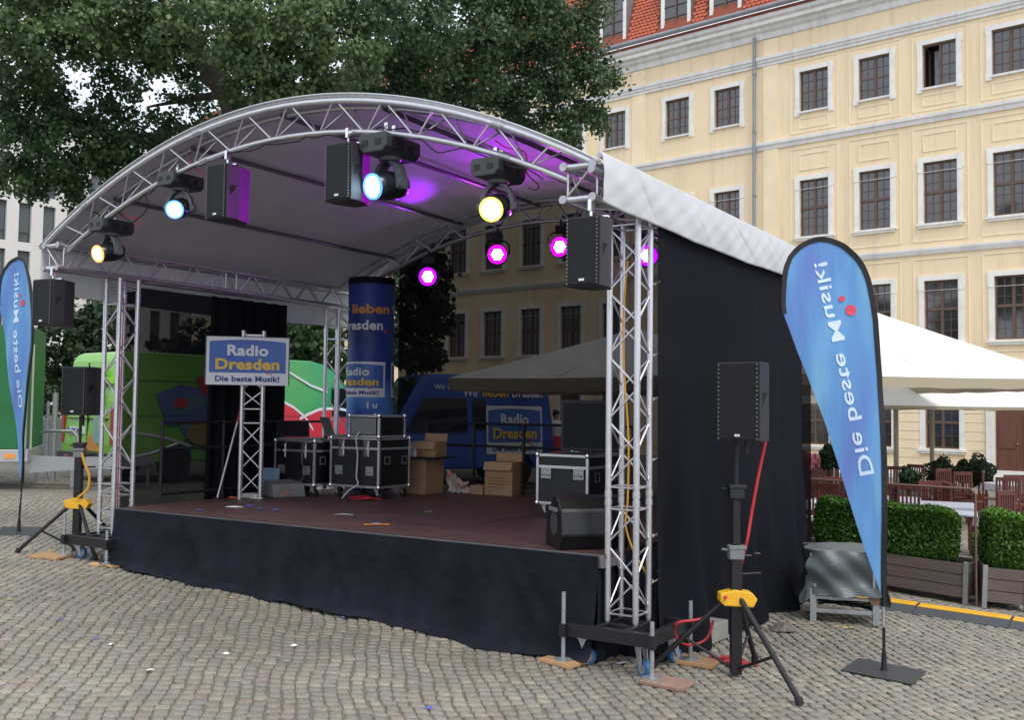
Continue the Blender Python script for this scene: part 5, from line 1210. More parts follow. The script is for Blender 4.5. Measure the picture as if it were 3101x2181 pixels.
# its visible side is y = W (left side of travel faces the camera)
def bside(x, z, d=.0): k = 0 if z < 1.25 else (z-1.25)/(2.55-1.25)*.13; return (x, 1.8-k+.012+d, z)
def bl(s_, x0, z0, w, h, mt): return lettering(s_, lambda x, y: bside(x0-x, z0+y, .01), mt, bv, width=w, height=h, bold=.03, center=False)
bl('Wir', 2.35, 2.05, .40, .20, PR_W); bl('lieben', 1.86, 2.05, .66, .20, PR_Y); bl('Dresden', 1.10, 2.05, .80, .20, PR_W)
m = M(); m.poly([bside(x, z) for x, z in ((2.25,1.25),(3.72,1.25),(3.3,2.0),(2.25,2.0))]); m.obj('side_window', GLV, bv)
m = M(); m.poly([bside(x, z) for x, z in ((1.78,1.3),(2.1,1.3),(2.1,2.0),(1.78,2.0))]); m.obj('side_window', GLV, bv)
m = M(); m.add([(3.38,.16,2.47),(3.38,1.64,2.47),(3.92,1.75,1.63),(3.92,.05,1.63)], [(0,1,2,3)]); m.obj('windscreen', GLV, bv)
logo(bv, lambda x, y, d: bside(1.05-x, .72+y, .003+d*.6), 1.45, 1.12)
bl('Wir lieben', 3.05, 2.2, .7, .11, PR_W)
M().box(-.06,.03,-.01,1.81,.36,.58).obj('bumper', BUMP, bv, bevel=.02)

# ------------------------------------------------------------------ green trailer at the far left
tc0 = at(83, 1300, 17); GT = mat('green_tarpaulin', (.008,.13,.035), .5, 0, .12, 2, .2, 8)
t = thing('green_trailer', 'green box trailer with a white beam at the left edge', 'trailer', (tc0.x, 17, G(tc0.x, 17)), math.radians(18)); zb = at(83,1365,17).z-G(tc0.x,17); ztp = at(83,985,17).z-G(tc0.x,17)
M().box(-4,0,0,2.0,zb+.02,ztp).obj('box', GT, t, bevel=.02); M().box(-4.05,.02,-.03,2.03,zb-.19,zb+.018).obj('chassis_beam', mat('trailer_grey', (.42,.43,.44), .4, .3), t, bevel=.01)
M().box(-.33,-.17,-.04,-.03,zb-.13,zb-.05).obj('side_marker', PR_O, t); m = M(); m.tube((-.02,-.02,zb-.1),(-.02,-.02,ztp-.35),.018,8); m.obj('corner_rail', STEEL, t)
M().box(.002,.03,.3,.34,zb,ztp-.3).obj('strap', mat('strap', (.45,.5,.4), .7), t)
m = M(); m.lathe([(.10,-.08),(.3,-.08),(.32,0),(.3,.08),(.10,.08)], (-1.6,.15,.32), 20, (0,1,0)); m.obj('wheel', RUB, t, smooth=True)
m = M(); m.box(.0,2.0,.9,1.1,.42,.54); m.prism([(0,.3),(0,.6),(1.9,.50),(1.9,.42)], .4, .46); m.tube((1.9,1.0,.0),(1.9,1.0,.7),.03,8); m.box(1.4,1.46,.9,.96,.0,.42); m.box(.6,.66,.9,.96,.0,.42); m.obj('drawbar', STEEL, t)
M().path([(1.5,1.0,.5),(2.0,1.0,.62),(2.4,1.05,.78)], .035, 8).obj('jockey_handle', ALUD, t)
# pale hoop barriers and poles at the left
for i, (px, Y, h, w) in enumerate(((128,18.6,.95,.75),)):
    P_ = at(px-18, 1420, Y); g_ = G(P_.x, P_.y); m = M(); m.path([(0,0,0),(0,0,h-.15),(.05,0,h-.04),(.15,0,h),(w-.1,0,h),(w,0,h-.1),(w,0,0)], .03, 8); o = m.obj('hoop_barrier', STEEL, None, smooth=True); o.location = (P_.x, Y, g_); tag(o, 'grey hoop barrier beside the green trailer', 'barrier')
for px, top, lab in ((141,1215,'thin grey post left of the barrier'),(162,1190,'thicker grey post in front of the bushes')):
    P_ = at(px, 1400, 19.2); g_ = G(P_.x, P_.y); o = M().tube((0,0,0),(0,0,at(px,top,19.2).z-g_),.03 if px == 141 else .055,8).obj('post', STEEL, None); o.location = (P_.x, 19.2, g_); tag(o, lab, 'post')
P_ = at(150, 1300, 23); o = M().box(-1.3,2.2,0,.25,0,1.0).obj('low_wall', mat('grey_wall', (.22,.23,.24), .8, 0, .15, 2), None, bevel=.02); o.location = (P_.x, 23, G(P_.x,23)); tag(o, 'low grey wall behind the hoop barrier', 'wall')
P_ = at(266, 1300, 30); g_ = G(P_.x, 30); t = thing('street_lantern', 'dark street lantern with a flat blue-grey hood behind the green van', 'street lantern', (P_.x, 30, g_)); M().tube((0,0,0),(0,0,3.9),.06,8).obj('pole', BLK, t); hz = at(266,1030,30).z-g_
M().lathe([(.05,hz-.5),(.22,hz-.05),(.55,hz),(.30,hz+.22),(.05,hz+.35)], (0,0,0), 10).obj('hood', mat('hood_blue', (.10,.14,.18), .4), t)
# ------------------------------------------------------------------ parasols
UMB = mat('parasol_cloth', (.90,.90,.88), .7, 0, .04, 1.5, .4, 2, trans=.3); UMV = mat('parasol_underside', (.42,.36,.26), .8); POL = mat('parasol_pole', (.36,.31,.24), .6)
def parasol(cx, cy_, h, rz, ze, za, label, pole=.05, val=.0):
    g_ = G(cx, cy_); t = thing('parasol', label, 'parasol', (cx, cy_, g_), rz, 'large square parasols over the cafe terrace'); e = ze-g_; a = za-g_; n = 10; m = M()
    cr_ = [(-h,-h),(h,-h),(h,h),(-h,h)]
    for k in range(4):
        (x0, y0), (x1, y1) = cr_[k], cr_[(k+1) % 4]; rows_ = []
        vs = []
        for j in range(n+1):
            f = j/n
            for i in range(9):
                s_ = i/8; x = (x0+(x1-x0)*s_)*(1-f); y = (y0+(y1-y0)*s_)*(1-f); z = e+(a-e)*(f*.93+.07*f*f) - .05*math.sin(PI*s_)*(1-f)*f*2 - .03*math.sin(PI*s_)*(1-f); vs.append((x, y, z))
        m.add(vs, [(j*9+i, j*9+i+1, j*9+9+i+1, j*9+9+i) for j in range(n) for i in range(8)])
    m.obj('canopy', UMB, t, smooth=True)
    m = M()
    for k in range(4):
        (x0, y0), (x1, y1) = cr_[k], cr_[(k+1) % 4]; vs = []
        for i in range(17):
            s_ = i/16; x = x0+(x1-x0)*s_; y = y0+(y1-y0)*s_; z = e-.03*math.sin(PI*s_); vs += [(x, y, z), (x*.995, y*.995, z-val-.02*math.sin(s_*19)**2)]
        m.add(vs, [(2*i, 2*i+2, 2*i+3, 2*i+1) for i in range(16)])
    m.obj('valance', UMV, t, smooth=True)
    M().tube((0,0,0),(0,0,a),pole,12).obj('pole', POL, t, smooth=True)
    for x, y in cr_+[(0,-h),(h,0),(0,h),(-h,0)]: M().tube((0,0,a-.15),(x*.98,y*.98,e-.02),.014,6).obj('rib', POL, t)
    M().box(-.4,.4,-.4,.4,0,.08).obj('foot', STEEL, t)
parasol(2.35, 18.9, 2.5, math.radians(-40.3), 2.56, 3.55, 'white parasol seen dimly through the gauze at the back of the stage', .05, .22)
parasol(6.45, 20.3, 3.1, math.radians(13), 2.66, 4.35, 'large bright white parasol nearest the camera behind the right flag', .05, .17)
parasol(9.6, 25.2, 3.4, math.radians(4), 2.20, 3.5, 'lower white parasol beneath and behind the large bright one', .06, .06)
P_ = at(2925, 1400, 25); parasol(P_.x, 27.0, 2.4, math.radians(20), 2.25, 3.0, 'farthest small white parasol close to the palace wall', .06, .05)
# ------------------------------------------------------------------ foliage
def leafmat(name, c1, c2, c3):
    m = bpy.data.materials.new(name); m.use_nodes = True; n = m.node_tree; b = n.nodes['Principled BSDF']
    a_ = n.nodes.new('ShaderNodeAttribute'); a_.attribute_name = 'rnd'; cr = n.nodes.new('ShaderNodeValToRGB'); n.links.new(a_.outputs['Fac'], cr.inputs[0]); E = cr.color_ramp.elements
    E[0].color = (*c1,1); E[1].color = (*c3,1); e = E.new(.55); e.color = (*c2,1); n.links.new(cr.outputs[0], b.inputs['Base Color']); b.inputs['Roughness'].default_value = .45; b.inputs['Specular IOR Level'].default_value = .35
    tr = n.nodes.new('ShaderNodeBsdfTranslucent'); n.links.new(cr.outputs[0], tr.inputs[0]); ms = n.nodes.new('ShaderNodeMixShader'); ms.inputs[0].default_value = .25
    n.links.new(b.outputs[0], ms.inputs[1]); n.links.new(tr.outputs[0], ms.inputs[2]); n.links.new(ms.outputs[0], n.nodes['Material Output'].inputs[0]); return m
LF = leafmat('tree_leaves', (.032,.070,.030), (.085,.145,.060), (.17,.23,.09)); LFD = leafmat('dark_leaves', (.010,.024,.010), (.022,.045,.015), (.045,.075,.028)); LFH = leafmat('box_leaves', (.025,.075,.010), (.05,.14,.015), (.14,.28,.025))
BARK = mat('bark', (.065,.055,.045), .9, 0, .3, 4, .8, 12, stretch=(3,3,.6))
def leaves(name, cen, nor, size, mt, parent, tone=None, droop=.3):
    n = len(cen); sz = size*rng.uniform(.6, 1.3, n)
    d = rng.normal(0, 1, (n, 3)); d /= np.linalg.norm(d, axis=1)[:, None]
    nn = nor*.6+rng.normal(0, .6, (n, 3))+np.array([0, 0, .25]); nn /= np.linalg.norm(nn, axis=1)[:, None]
    a = np.cross(nn, d); a /= (np.linalg.norm(a, axis=1)[:, None]+1e-9); b = np.cross(nn, a)
    s = sz[:, None]; V = np.stack([cen-a*s*.5, cen-b*s*.42+a*s*.05, cen+a*s*.62-nn*s*.10, cen+b*s*.42+a*s*.05], 1).reshape(-1, 3)
    me = bpy.data.meshes.new(name); me.vertices.add(4*n); me.vertices.foreach_set('co', V.ravel()); me.loops.add(4*n); me.loops.foreach_set('vertex_index', np.arange(4*n)); me.polygons.add(n); me.polygons.foreach_set('loop_start', np.arange(0, 4*n, 4)); me.update(calc_edges=True)
    at_ = me.attributes.new('rnd', 'FLOAT', 'FACE'); v = np.clip(rng.normal(.42, .2, n)+(tone if tone is not None else 0), 0, 1); at_.data.foreach_set('value', v); me.materials.append(mt)
    o = link(name, me, parent); return o
def clumps(blobs, per, size, csize=.33, lpc=42, btone=None):
    """blobs: (x,y,z,rx,ry,rz,weight). sprigs gather on the blob shells and thin out inside"""
    C = []; Nn = []; T = []
    for bi, (x, y, z, rx, ry, rz_, w) in enumerate(blobs):
        k = max(6, int(per*w)); d = rng.normal(0, 1, (k, 3)); d /= np.linalg.norm(d, axis=1)[:, None]
        r = rng.uniform(.45, 1.08, k)**.6; c = np.array([x, y, z])+d*r[:, None]*np.array([rx, ry, rz_])
        tn = rng.normal(0, .14, k)+(btone[bi] if btone is not None and bi < len(btone) else 0)
        for i in range(k):
            q = c[i]+rng.normal(0, csize*.5, (lpc, 3))*np.array([1, 1, .7]); C.append(q); Nn.append(np.repeat(d[i][None], lpc, 0)); T.append(np.full(lpc, tn[i]))
    return np.concatenate(C), np.concatenate(Nn), np.concatenate(T)
def Dp(x, y, Y): p = at(x*1.3507, y*1.3507, Y); return p
def blobD(x, y, Y, r, w=1, ry=None, flat=.85):     # centre by bearing, radius in display pixels
    p = Dp(x, y, Y); R_ = r/2260*Y; return (p.x, p.y, p.z, R_, ry or R_*1.1, R_*flat, w*(R_/1.1)**2)
bl_ = []; TB = []
for x, y, Y, r in [ # near, lit masses
    (410,215,20,38),(455,205,20.5,30),(370,275,20.5,40),(470,265,21,34),(420,130,19,55),(480,150,19,45),(340,120,19,40),(230,215,19.5,36),(140,235,19.5,30),
    (620,70,16.5,150),(560,150,16.5,90),(760,90,16.5,110),(470,60,17,90),(660,190,17,85),(560,10,16,120),(820,40,17,90),(740,175,17.5,70),
    (120,60,17,120),(40,40,17,110),(230,60,18,100),(330,80,18,85),(40,140,18,80),(300,10,18,110),(170,10,18,90),(420,15,18.5,60),
    (60,250,19,85),(60,330,19,80),(150,330,19,90),(250,330,19.5,85),(330,355,20,70),(200,400,20,75),(100,400,20,65),(400,330,20.5,50),(20,400,19,50),(260,270,20,45),(170,270,20,50),(430,300,20.5,35),
    (40,200,18.5,55),(260,165,19,45),(360,150,19,40),(110,170,19,40),(300,200,20,32),
    (940,60,19,110),(1040,90,20,110),(960,160,20,95),(860,170,20,85),(1080,170,21,85),(880,230,20.5,60),(1180,60,21,105),(1140,20,21,120),(1280,90,22,72),(1230,150,22,85),(1290,210,22,80),(1190,230,22,80),(1250,290,22,55),(1100,250,22,70),(1310,30,22,55),(980,240,21.5,60),(1040,290,22,40),(1345,170,22,48),(1330,270,22.5,38),(1200,310,22.5,40),(780,215,19,45),(560,215,18.5,40),(640,240,18.5,30)]:
    bl_.append(blobD(x, y, Y, r)); TB.append((x, y))
for x, y, Y, r in [(100,-90,19,180),(350,-90,19,170),(620,-110,18,190),(900,-90,20,180),(1170,-90,21,170)]: bl_.append(blobD(x, y, Y, r, .6))
LIT_TONE = [(.20 if (450 < x_ < 800 and y_ < 200) else (.10 if x_ < 420 and y_ < 160 else -.16)) for x_, y_ in TB]  # leaf colour painted lighter on the lit masses, darker elsewhere
T1 = thing('shade_tree', 'huge leafy tree rising behind the stage roof and filling the upper left', 'tree', (-4.8, 19.5, G(-4.8, 19.5)))
rel = np.array([-4.8, 19.5, G(-4.8, 19.5)])
C, Nn, T = clumps(bl_, 85, .12, .25, 52, LIT_TONE)
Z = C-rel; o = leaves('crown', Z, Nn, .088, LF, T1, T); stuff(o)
def limb(pts, rs, parent, nm='limb'):
    P = [Vector(p) for p in pts]; out = []; R_ = []
    for i in range(len(P)-1):
        for k in range(6): out.append(P[i].lerp(P[i+1], k/6)+Vector((random.uniform(-.03,.03), random.uniform(-.03,.03), 0))*rs[i]*4); R_.append(rs[i]+(rs[i+1]-rs[i])*k/6)
    out.append(P[-1]); R_.append(rs[-1]); return M().path(out, R_, 12).obj(nm, BARK, parent, smooth=True)
def RD(x, y, Y): p = Dp(x, y, Y); return (p.x-rel[0], p.y-rel[1], p.z-rel[2])
limb([(0,0,-.1),(0,0,2.5),(.05,0,5.2)], [.52,.42,.38], T1, 'trunk')
for pts, rs in (([(0,0,5.0),RD(560,300,19.3),RD(510,210,19),RD(455,140,18.5),RD(400,60,18),RD(350,-40,17.5)],[.36,.30,.24,.17,.11,.05]),
    ([(0,0,5.1),RD(600,180,19),RD(640,80,18),RD(620,-60,17.5)],[.32,.24,.15,.06]), ([(0,0,5.0),RD(700,220,20),RD(850,140,20.5),RD(1010,95,20.8),RD(1180,75,21.3)],[.30,.24,.15,.09,.04]),
    ([(0,0,4.6),RD(420,330,20),RD(250,300,20),RD(100,250,19)],[.24,.15,.09,.04]), ([RD(510,210,19),RD(430,220,20),RD(330,240,20)],[.10,.06,.02]), ([RD(850,140,20.5),RD(1000,210,21.5),RD(1200,260,22)],[.12,.07,.03]),
    ([RD(400,60,18),RD(250,90,18.4),RD(90,150,18.8)],[.10,.06,.03])):
    limb(pts, rs, T1)
def bush(label, blobs, lf, size, per, lpc=36, name='bush', cat='bush', trunk=None, group=None):
    x, y = blobs[0][0], blobs[0][1]; t = thing(name, label, cat, (x, y, G(x, y)), 0, group); r = np.array([x, y, G(x, y)])
    C, Nn, T = clumps(blobs, per, size, .26, lpc); o = leaves('foliage' if name != 'background_tree' else 'crown', C-r, Nn, size, lf, t, T); stuff(o)
    limb([(0,0,-.05),(.05,0,trunk or .8)], [.14 if trunk else .05,.08 if trunk else .03], t, 'trunk' if trunk else 'stem'); return t
bush('leafy dark bush between the green trailer and the green van', [blobD(140,760,25,60),blobD(110,830,25,55),blobD(180,800,25,55),blobD(220,720,26,45),blobD(190,850,25,45),blobD(110,900,24,40),blobD(230,780,26,50)], LFD, .14, 60)
bush('slender tree in front of the white office block at left', [blobD(215,680,28,32),blobD(240,640,28,30),blobD(195,650,28,18),blobD(225,720,28,35),blobD(255,690,29,30)], LF, .15, 60, name='background_tree', cat='tree', trunk=2.2)
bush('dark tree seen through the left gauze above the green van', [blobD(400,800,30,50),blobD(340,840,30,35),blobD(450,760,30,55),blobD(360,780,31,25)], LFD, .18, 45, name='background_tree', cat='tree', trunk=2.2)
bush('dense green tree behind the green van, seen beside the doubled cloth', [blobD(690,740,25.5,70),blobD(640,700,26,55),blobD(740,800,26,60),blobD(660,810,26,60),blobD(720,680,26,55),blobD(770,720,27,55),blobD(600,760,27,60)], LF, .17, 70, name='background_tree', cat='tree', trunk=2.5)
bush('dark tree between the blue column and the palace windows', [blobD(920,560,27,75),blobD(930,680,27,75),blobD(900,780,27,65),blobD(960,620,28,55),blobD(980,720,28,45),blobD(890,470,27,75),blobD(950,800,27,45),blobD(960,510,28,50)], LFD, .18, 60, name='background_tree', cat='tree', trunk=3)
# ------------------------------------------------------------------ planters, hedges, glass screens
PLK = mat('planter_board', (.13,.10,.09), .7, 0, .2, 3, .3, 30, stretch=(.6,6,6)); PST = mat('planter_post', (.33,.35,.34), .45, .6, .1, 8)
def rng_box(n, x0, x1, y0, y1, z0, z1):
    out = []; nor = []
    A = [((x1-x0)*(z1-z0), 1, -1), ((x1-x0)*(z1-z0), 1, 1), ((y1-y0)*(z1-z0), 0, -1), ((y1-y0)*(z1-z0), 0, 1), ((x1-x0)*(y1-y0)*1.3, 2, 1)]
    tot = sum(a[0] for a in A); lo = [x0,y0,z0]; hi = [x1,y1,z1]
    for ar, ax, sg in A:
        k = int(n*ar/tot); p = rng.uniform(lo, hi, (k, 3)); q = hi[ax] if sg > 0 else lo[ax]
        p[:, ax] = q+rng.normal(-.02*sg, .022, k); nn = np.zeros((k, 3)); nn[:, ax] = sg; out.append(p); nor.append(nn)
    return np.concatenate(out), np.concatenate(nor)
def planter(p0, p1, h, dp, hh, label, gap0=.0, gap1=.0, n=9000):
    p0 = Vector((*p0, G(*p0))); p1 = Vector((*p1, G(*p1))); L = (p1-p0).length; rz_ = math.atan2(p1.y-p0.y, p1.x-p0.x); sl_ = math.asin((p1.z-p0.z)/L)
    t = thing('planter', label+' in a dark board planter', 'planter', p0, rz_, 'board planters along the terrace'); t.rotation_euler = (0, -sl_, rz_)
    bh = (h-.06)/3
    for k in range(3):
        for y in (0, dp-.03): M().box(.03, L-.03, y, y+.03, .07+k*bh+.004, .07+(k+1)*bh-.004).obj('board', PLK, t, bevel=.003)
        for x in (.0, L-.03): M().box(x, x+.03, .031, dp-.031, .07+k*bh+.004, .07+(k+1)*bh-.004).obj('board', PLK, t, bevel=.003)
    for x in (-.012, L-.038):
        for y in (-.012, dp-.038): M().box(x, x+.05, y, y+.05, 0, h+.03).obj('post', PST, t, bevel=.003)
    M().box(.03,L-.03,.031,dp-.031,.1,h-.05).obj('soil', mat('soil', (.03,.022,.015), .95), t)
    t2 = thing('hedge', label, 'hedge', p0, rz_, 'clipped box hedges on the terrace'); t2.rotation_euler = (0, -sl_, rz_)
    x0, x1 = gap0, L-gap1; C, Nn = rng_box(n, x0, x1, .02, dp-.02, h-.04, h+hh)
    # rounded corners & lumps
    c = np.array([(x0+x1)/2, dp/2, h+hh/2]); q = C-c; e = np.array([(x1-x0)/2, dp/2-.02, hh/2+.04]); u = np.abs(q/e); k = 1-.10*np.clip((u**4).sum(1)-1, 0, 1.5); C = c+q*k[:, None]
    C += .02*np.sin(C[:, [1,2,0]]*9)
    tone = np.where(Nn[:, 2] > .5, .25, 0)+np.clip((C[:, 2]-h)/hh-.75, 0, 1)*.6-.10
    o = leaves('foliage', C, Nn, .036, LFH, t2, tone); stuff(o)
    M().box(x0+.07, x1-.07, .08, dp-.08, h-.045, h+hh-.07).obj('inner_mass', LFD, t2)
    return t
planter((3.55,12.65), (5.07,11.30), .44, .55, .55, 'long clipped box hedge behind the flag', .15, .20, 26000)
planter((5.20,11.18), (5.62,11.04), .44, .8, .57, 'short clipped box hedge at the right edge', .03, .02, 15000)
GLA = bpy.data.materials.new('clear_glass'); GLA.use_nodes = True; n = GLA.node_tree; b_ = n.nodes['Principled BSDF']; b_.inputs['Base Color'].default_value = (.5,.5,.5,1); b_.inputs['Roughness'].default_value = .05
tr = n.nodes.new('ShaderNodeBsdfTransparent'); tr.inputs[0].default_value = (.80,.80,.79,1); gl = n.nodes.new('ShaderNodeBsdfGlossy'); gl.inputs['Roughness'].default_value = .04; fr_ = n.nodes.new('ShaderNodeFresnel'); ms = n.nodes.new('ShaderNodeMixShader')
n.links.new(fr_.outputs[0], ms.inputs[0]); n.links.new(tr.outputs[0], ms.inputs[1]); n.links.new(gl.outputs[0], ms.inputs[2]); n.links.new(ms.outputs[0], n.nodes['Material Output'].inputs[0])
GP0, GP1 = Vector((3.62,12.45)), Vector((5.15,11.22)); L = (GP1-GP0).length
t = thing('glass_screen', 'clear glass wind screen with a slim brown frame behind the long hedge', 'glass screen', (GP0.x, GP0.y, G(*GP0)), math.atan2(GP1.y-GP0.y, GP1.x-GP0.x)); zt_ = at(2958,1480,11.22).z-G(*GP0)
FRB = mat('screen_frame', (.16,.09,.07), .4, .3)
M().box(0,L,-.004,.004,.97,zt_-.02).obj('pane', GLA, t); m = M(); m.path([(0,0,0),(0,0,zt_-.05),(.05,0,zt_),(L-.05,0,zt_-.01),(L,0,zt_-.06),(L,0,-.1)], .014, 8); m.obj('frame', FRB, t, smooth=True)
# ------------------------------------------------------------------ terrace chairs and tables
CW = mat('red_brown_chair_wood', (.115,.026,.022), .45, 0, .15, 6)
def chair_meshes():
    out = {}
    h = 1.02; out['rear_leg'] = [M().box(x-.018,x+.018,.19,.225,0,h).mesh('rear_leg', CW) for x in (-.20,.20)]
    out['front_leg'] = [M().box(x-.018,x+.018,-.22,-.185,0,.44).mesh('front_leg', CW) for x in (-.20,.20)]
    out['seat'] = [M().box(-.22,.22,-.23,.20,.43,.455).mesh('seat', CW)]
    out['top_rail'] = [M().box(-.215,.215,.185,.228,h-.06,h+.01).mesh('top_rail', CW)]; out['lower_rail'] = [M().box(-.18,.18,.19,.22,.55,.59).mesh('lower_rail', CW)]
    sm = M().box(-.014,.014,.195,.215,0,.38).mesh('slat', CW); out['slat'] = [sm]
    out['stretcher'] = [M().box(-.2,.2,-.21,-.19,.2,.23).mesh('stretcher', CW), M().box(-.21,-.19,-.19,.19,.14,.17).mesh('stretcher', CW), M().box(.19,.21,-.19,.19,.14,.17).mesh('stretcher', CW)]
    return out
CHM = chair_meshes()
def chair(x, y, rz_, label, cush=False):
    t = thing('terrace_chair', label, 'chair', (x, y, G(x, y)), rz_, 'red-brown slatted chairs on the terrace')
    for k, v in CHM.items():
        for me in v:
            if k == 'slat':
                for i in range(6): link('slat', me, t, (-.145+.058*i, 0, .585))
            else: link(k, me, t)
    if cush: M().box(-.20,.20,-.21,.17,.456,.50).obj('cushion', mat('cushion', (.60,.60,.64), .8), t, bevel=.015)
    return t
TCL = mat('white_tablecloth', (.62,.64,.72), .75, 0, .05, 5)
def table(x, y, rz_, w, label, lab2, cloth=True):
    t = thing('terrace_table', label, 'table', (x, y, G(x, y)), rz_, 'tables on the terrace'); M().box(-w/2,w/2,-w/2,w/2,.70,.735).obj('tabletop', CW, t)
    for a in (-1,1):
        for b in (-1,1): M().box(a*(w/2-.06)-.02,a*(w/2-.06)+.02,b*(w/2-.06)-.02,b*(w/2-.06)+.02,0,.70).obj('leg', CW, t)
    if cloth:
        s_ = w/2+.02
        def fn(u, v):
            X_ = (u-.5)*2; Y_ = (v-.5)*2; k = 1.42; x_ = max(-s_, min(s_, X_*s_*k)); y_ = max(-s_, min(s_, Y_*s_*k)); ov = max(0, abs(X_*k)-1)+max(0, abs(Y_*k)-1)
            return (x_+(.05*ov*(1 if X_ > 0 else -1) if abs(X_*k) > 1 else 0), y_+(.05*ov*(1 if Y_ > 0 else -1) if abs(Y_*k) > 1 else 0), .74-ov*s_*.75+.01*math.sin(u*30)*ov)
        o = M().grid(fn, 30, 30).obj('tablecloth', TCL, None, smooth=True, solid=.003); o.location = (x, y, G(x, y)); o.rotation_euler = (0,0,rz_); tag(o, lab2, 'tablecloth', 'white tablecloths on the terrace')
    return t
def gp(px, py, Y):
    Y = Y+2.3 if Y < 15 else Y+4.2
    p = at(px, py, Y); return p.x, Y
x, y = gp(2545, 1600, 13.2); table(x, y, -.6, .85, 'table right behind the long hedge, left of the flag pole', 'white cloth on the table left of the flag pole'); xa, ya = x, y
chair(xa-.70, ya-.25, 1.4, 'chair pushed to the left side of the white-clothed table', True); chair(*gp(2500,1600,12.75), 2.7, 'chair turned its slatted back to the camera just behind the hedge end', True); chair(xa+.15, ya+.75, -.3, 'chair on the far side of the table left of the flag pole')
x, y = gp(2690, 1600, 14.2); table(x, y, -.5, .85, 'table behind the flag pole under a white cloth', 'white cloth on the table behind the flag pole'); chair(x+.1, y+.8, -.2, 'chair behind the table at the flag pole'); chair(x+.75, y-.0, -1.7, 'chair on the right of the table at the flag pole'); chair(x-.05, y-.75, 2.9, 'chair on the near side of the table at the flag pole')
x, y = gp(2860, 1600, 13.6); table(x, y, -.4, .85, 'table under a grey-white cloth seen through the glass screen', 'grey-white cloth seen through the glass screen'); chair(x-.65, y-.2, 1.5, 'reddish chair seen side-on through the glass screen'); chair(x+.55, y-.45, -2.6, 'dark chair at the right end of the glass screen', True); chair(x+.2, y+.8, -.15, 'chair beyond the table with the grey-white cloth')
chair(*gp(2620,1500,17.2), .15, 'far chair with pale wall showing through its slats, nearest the flag pole'); chair(*gp(2700,1500,17.0), -.45, 'far chair beside it, angled with a slanted back')
chair(*gp(2790,1500,19.0), 2.2, 'far chair behind the parasol pole'); chair(*gp(2470,1500,17.5), 0.1, 'far chair at the edge of the black cloth'); chair(*gp(2440,1500,16.2), .4, 'chair half hidden by the black side cloth'); chair(*gp(2530,1500,18.8), -.2, 'far chair glimpsed left of the blue flag')
chair(*gp(2935,1500,16.4), .2, 'dark chair below the potted shrubs'); chair(*gp(3010,1500,17.5), 1.1, 'dark chair left of the door'); chair(*gp(3045,1500,15.4), 2.9, 'slatted chair in front of the right lawn patch'); chair(*gp(3090,1500,16.2), .1, 'rightmost chair at the picture edge', False)
chair(*gp(2880,1500,17.4), .4, 'chair between the parasol pole and the shrubs'); chair(*gp(2425,1540,13.6), -1.2, 'chair close behind the tarpaulin-covered cart'); 
x, y = gp(2480,1460,16.9); table(x, y, .1, .8, 'bare red-brown table at the edge of the black cloth', '', False)
x, y = gp(3090,1450,18.5); table(x, y, .3, 1.1, 'pale-clothed table at the right edge before the door', 'pale cloth on the table at the right edge')
# far shrubs in pots
for i, (px, py, Y, r) in enumerate(((2850,1430,24,.34),(2915,1430,24.4,.26),(2965,1428,24,.36),(2752,1448,17.5,.17),(2519,1385,19,.22))):
    p_ = at(px, py, Y); g_ = G(p_.x, p_.y); lab = ['round shrub behind the parasol pole','middle round shrub below the window','largest round shrub left of the door','small dark plant on the terrace','dark round topiary left of the flag'][i]
    t = thing('potted_shrub', lab, 'potted plant', (p_.x, p_.y, g_)); hh = p_.z-g_; d = rng.normal(0,1,(1600,3)); d /= np.linalg.norm(d, axis=1)[:, None]; C = d*r*rng.uniform(.8,1.04,(1600,1))*(1+.16*np.sin(d[:, :1]*5+i)+.12*np.sin(d[:, 2:]*7))+np.array([0,0,hh]); stuff(leaves('foliage', C, d, .06, LFD, t))
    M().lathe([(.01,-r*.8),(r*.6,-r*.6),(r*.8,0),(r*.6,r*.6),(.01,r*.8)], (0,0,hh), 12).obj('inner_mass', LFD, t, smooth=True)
    M().tube((0,0,.3),(0,0,max(.35, hh-r*.7)),.03,8).obj('stem', BARK, t); M().lathe([(.14,0),(.2,.34),(.21,.36),(.17,.36),(.15,.30)], (0,0,0), 16).obj('pot', mat('terracotta', (.35,.12,.06), .8), t, smooth=True)
# red flowers in a box on the far side, glimpsed left of the flag
p_ = at(2462, 1392, 20.5); t = thing('flower_box', 'box of pink and red flowers at the edge of the black cloth', 'flower box', (p_.x, p_.y, G(p_.x,p_.y))); hz = p_.z-G(p_.x,p_.y); M().box(-.65,.45,-.15,.15,.0,hz-.15).obj('box', CW, t)
C = rng.uniform([-.65,-.2,hz-.18],[.45,.2,hz+.10],(900,3)); stuff(leaves('flowers', C, np.tile([0,-1,.5],(900,1)), .075, mat('pink_petals', (.75,.16,.20), .7, 0, 0, 6, col2=(.75,.45,.45)), t))
for dx, c in ((-.28,(.45,.12,.06)),(.33,(.60,.04,.04))): M().lathe([(.01,-.14),(.10,-.10),(.14,0),(.10,.10),(.01,.14)], (dx,-.2,hz+.05), 14).obj('round_ball', mat('ball%.1f' % dx, c, .5), t, smooth=True)  # plain coloured balls among the flowers
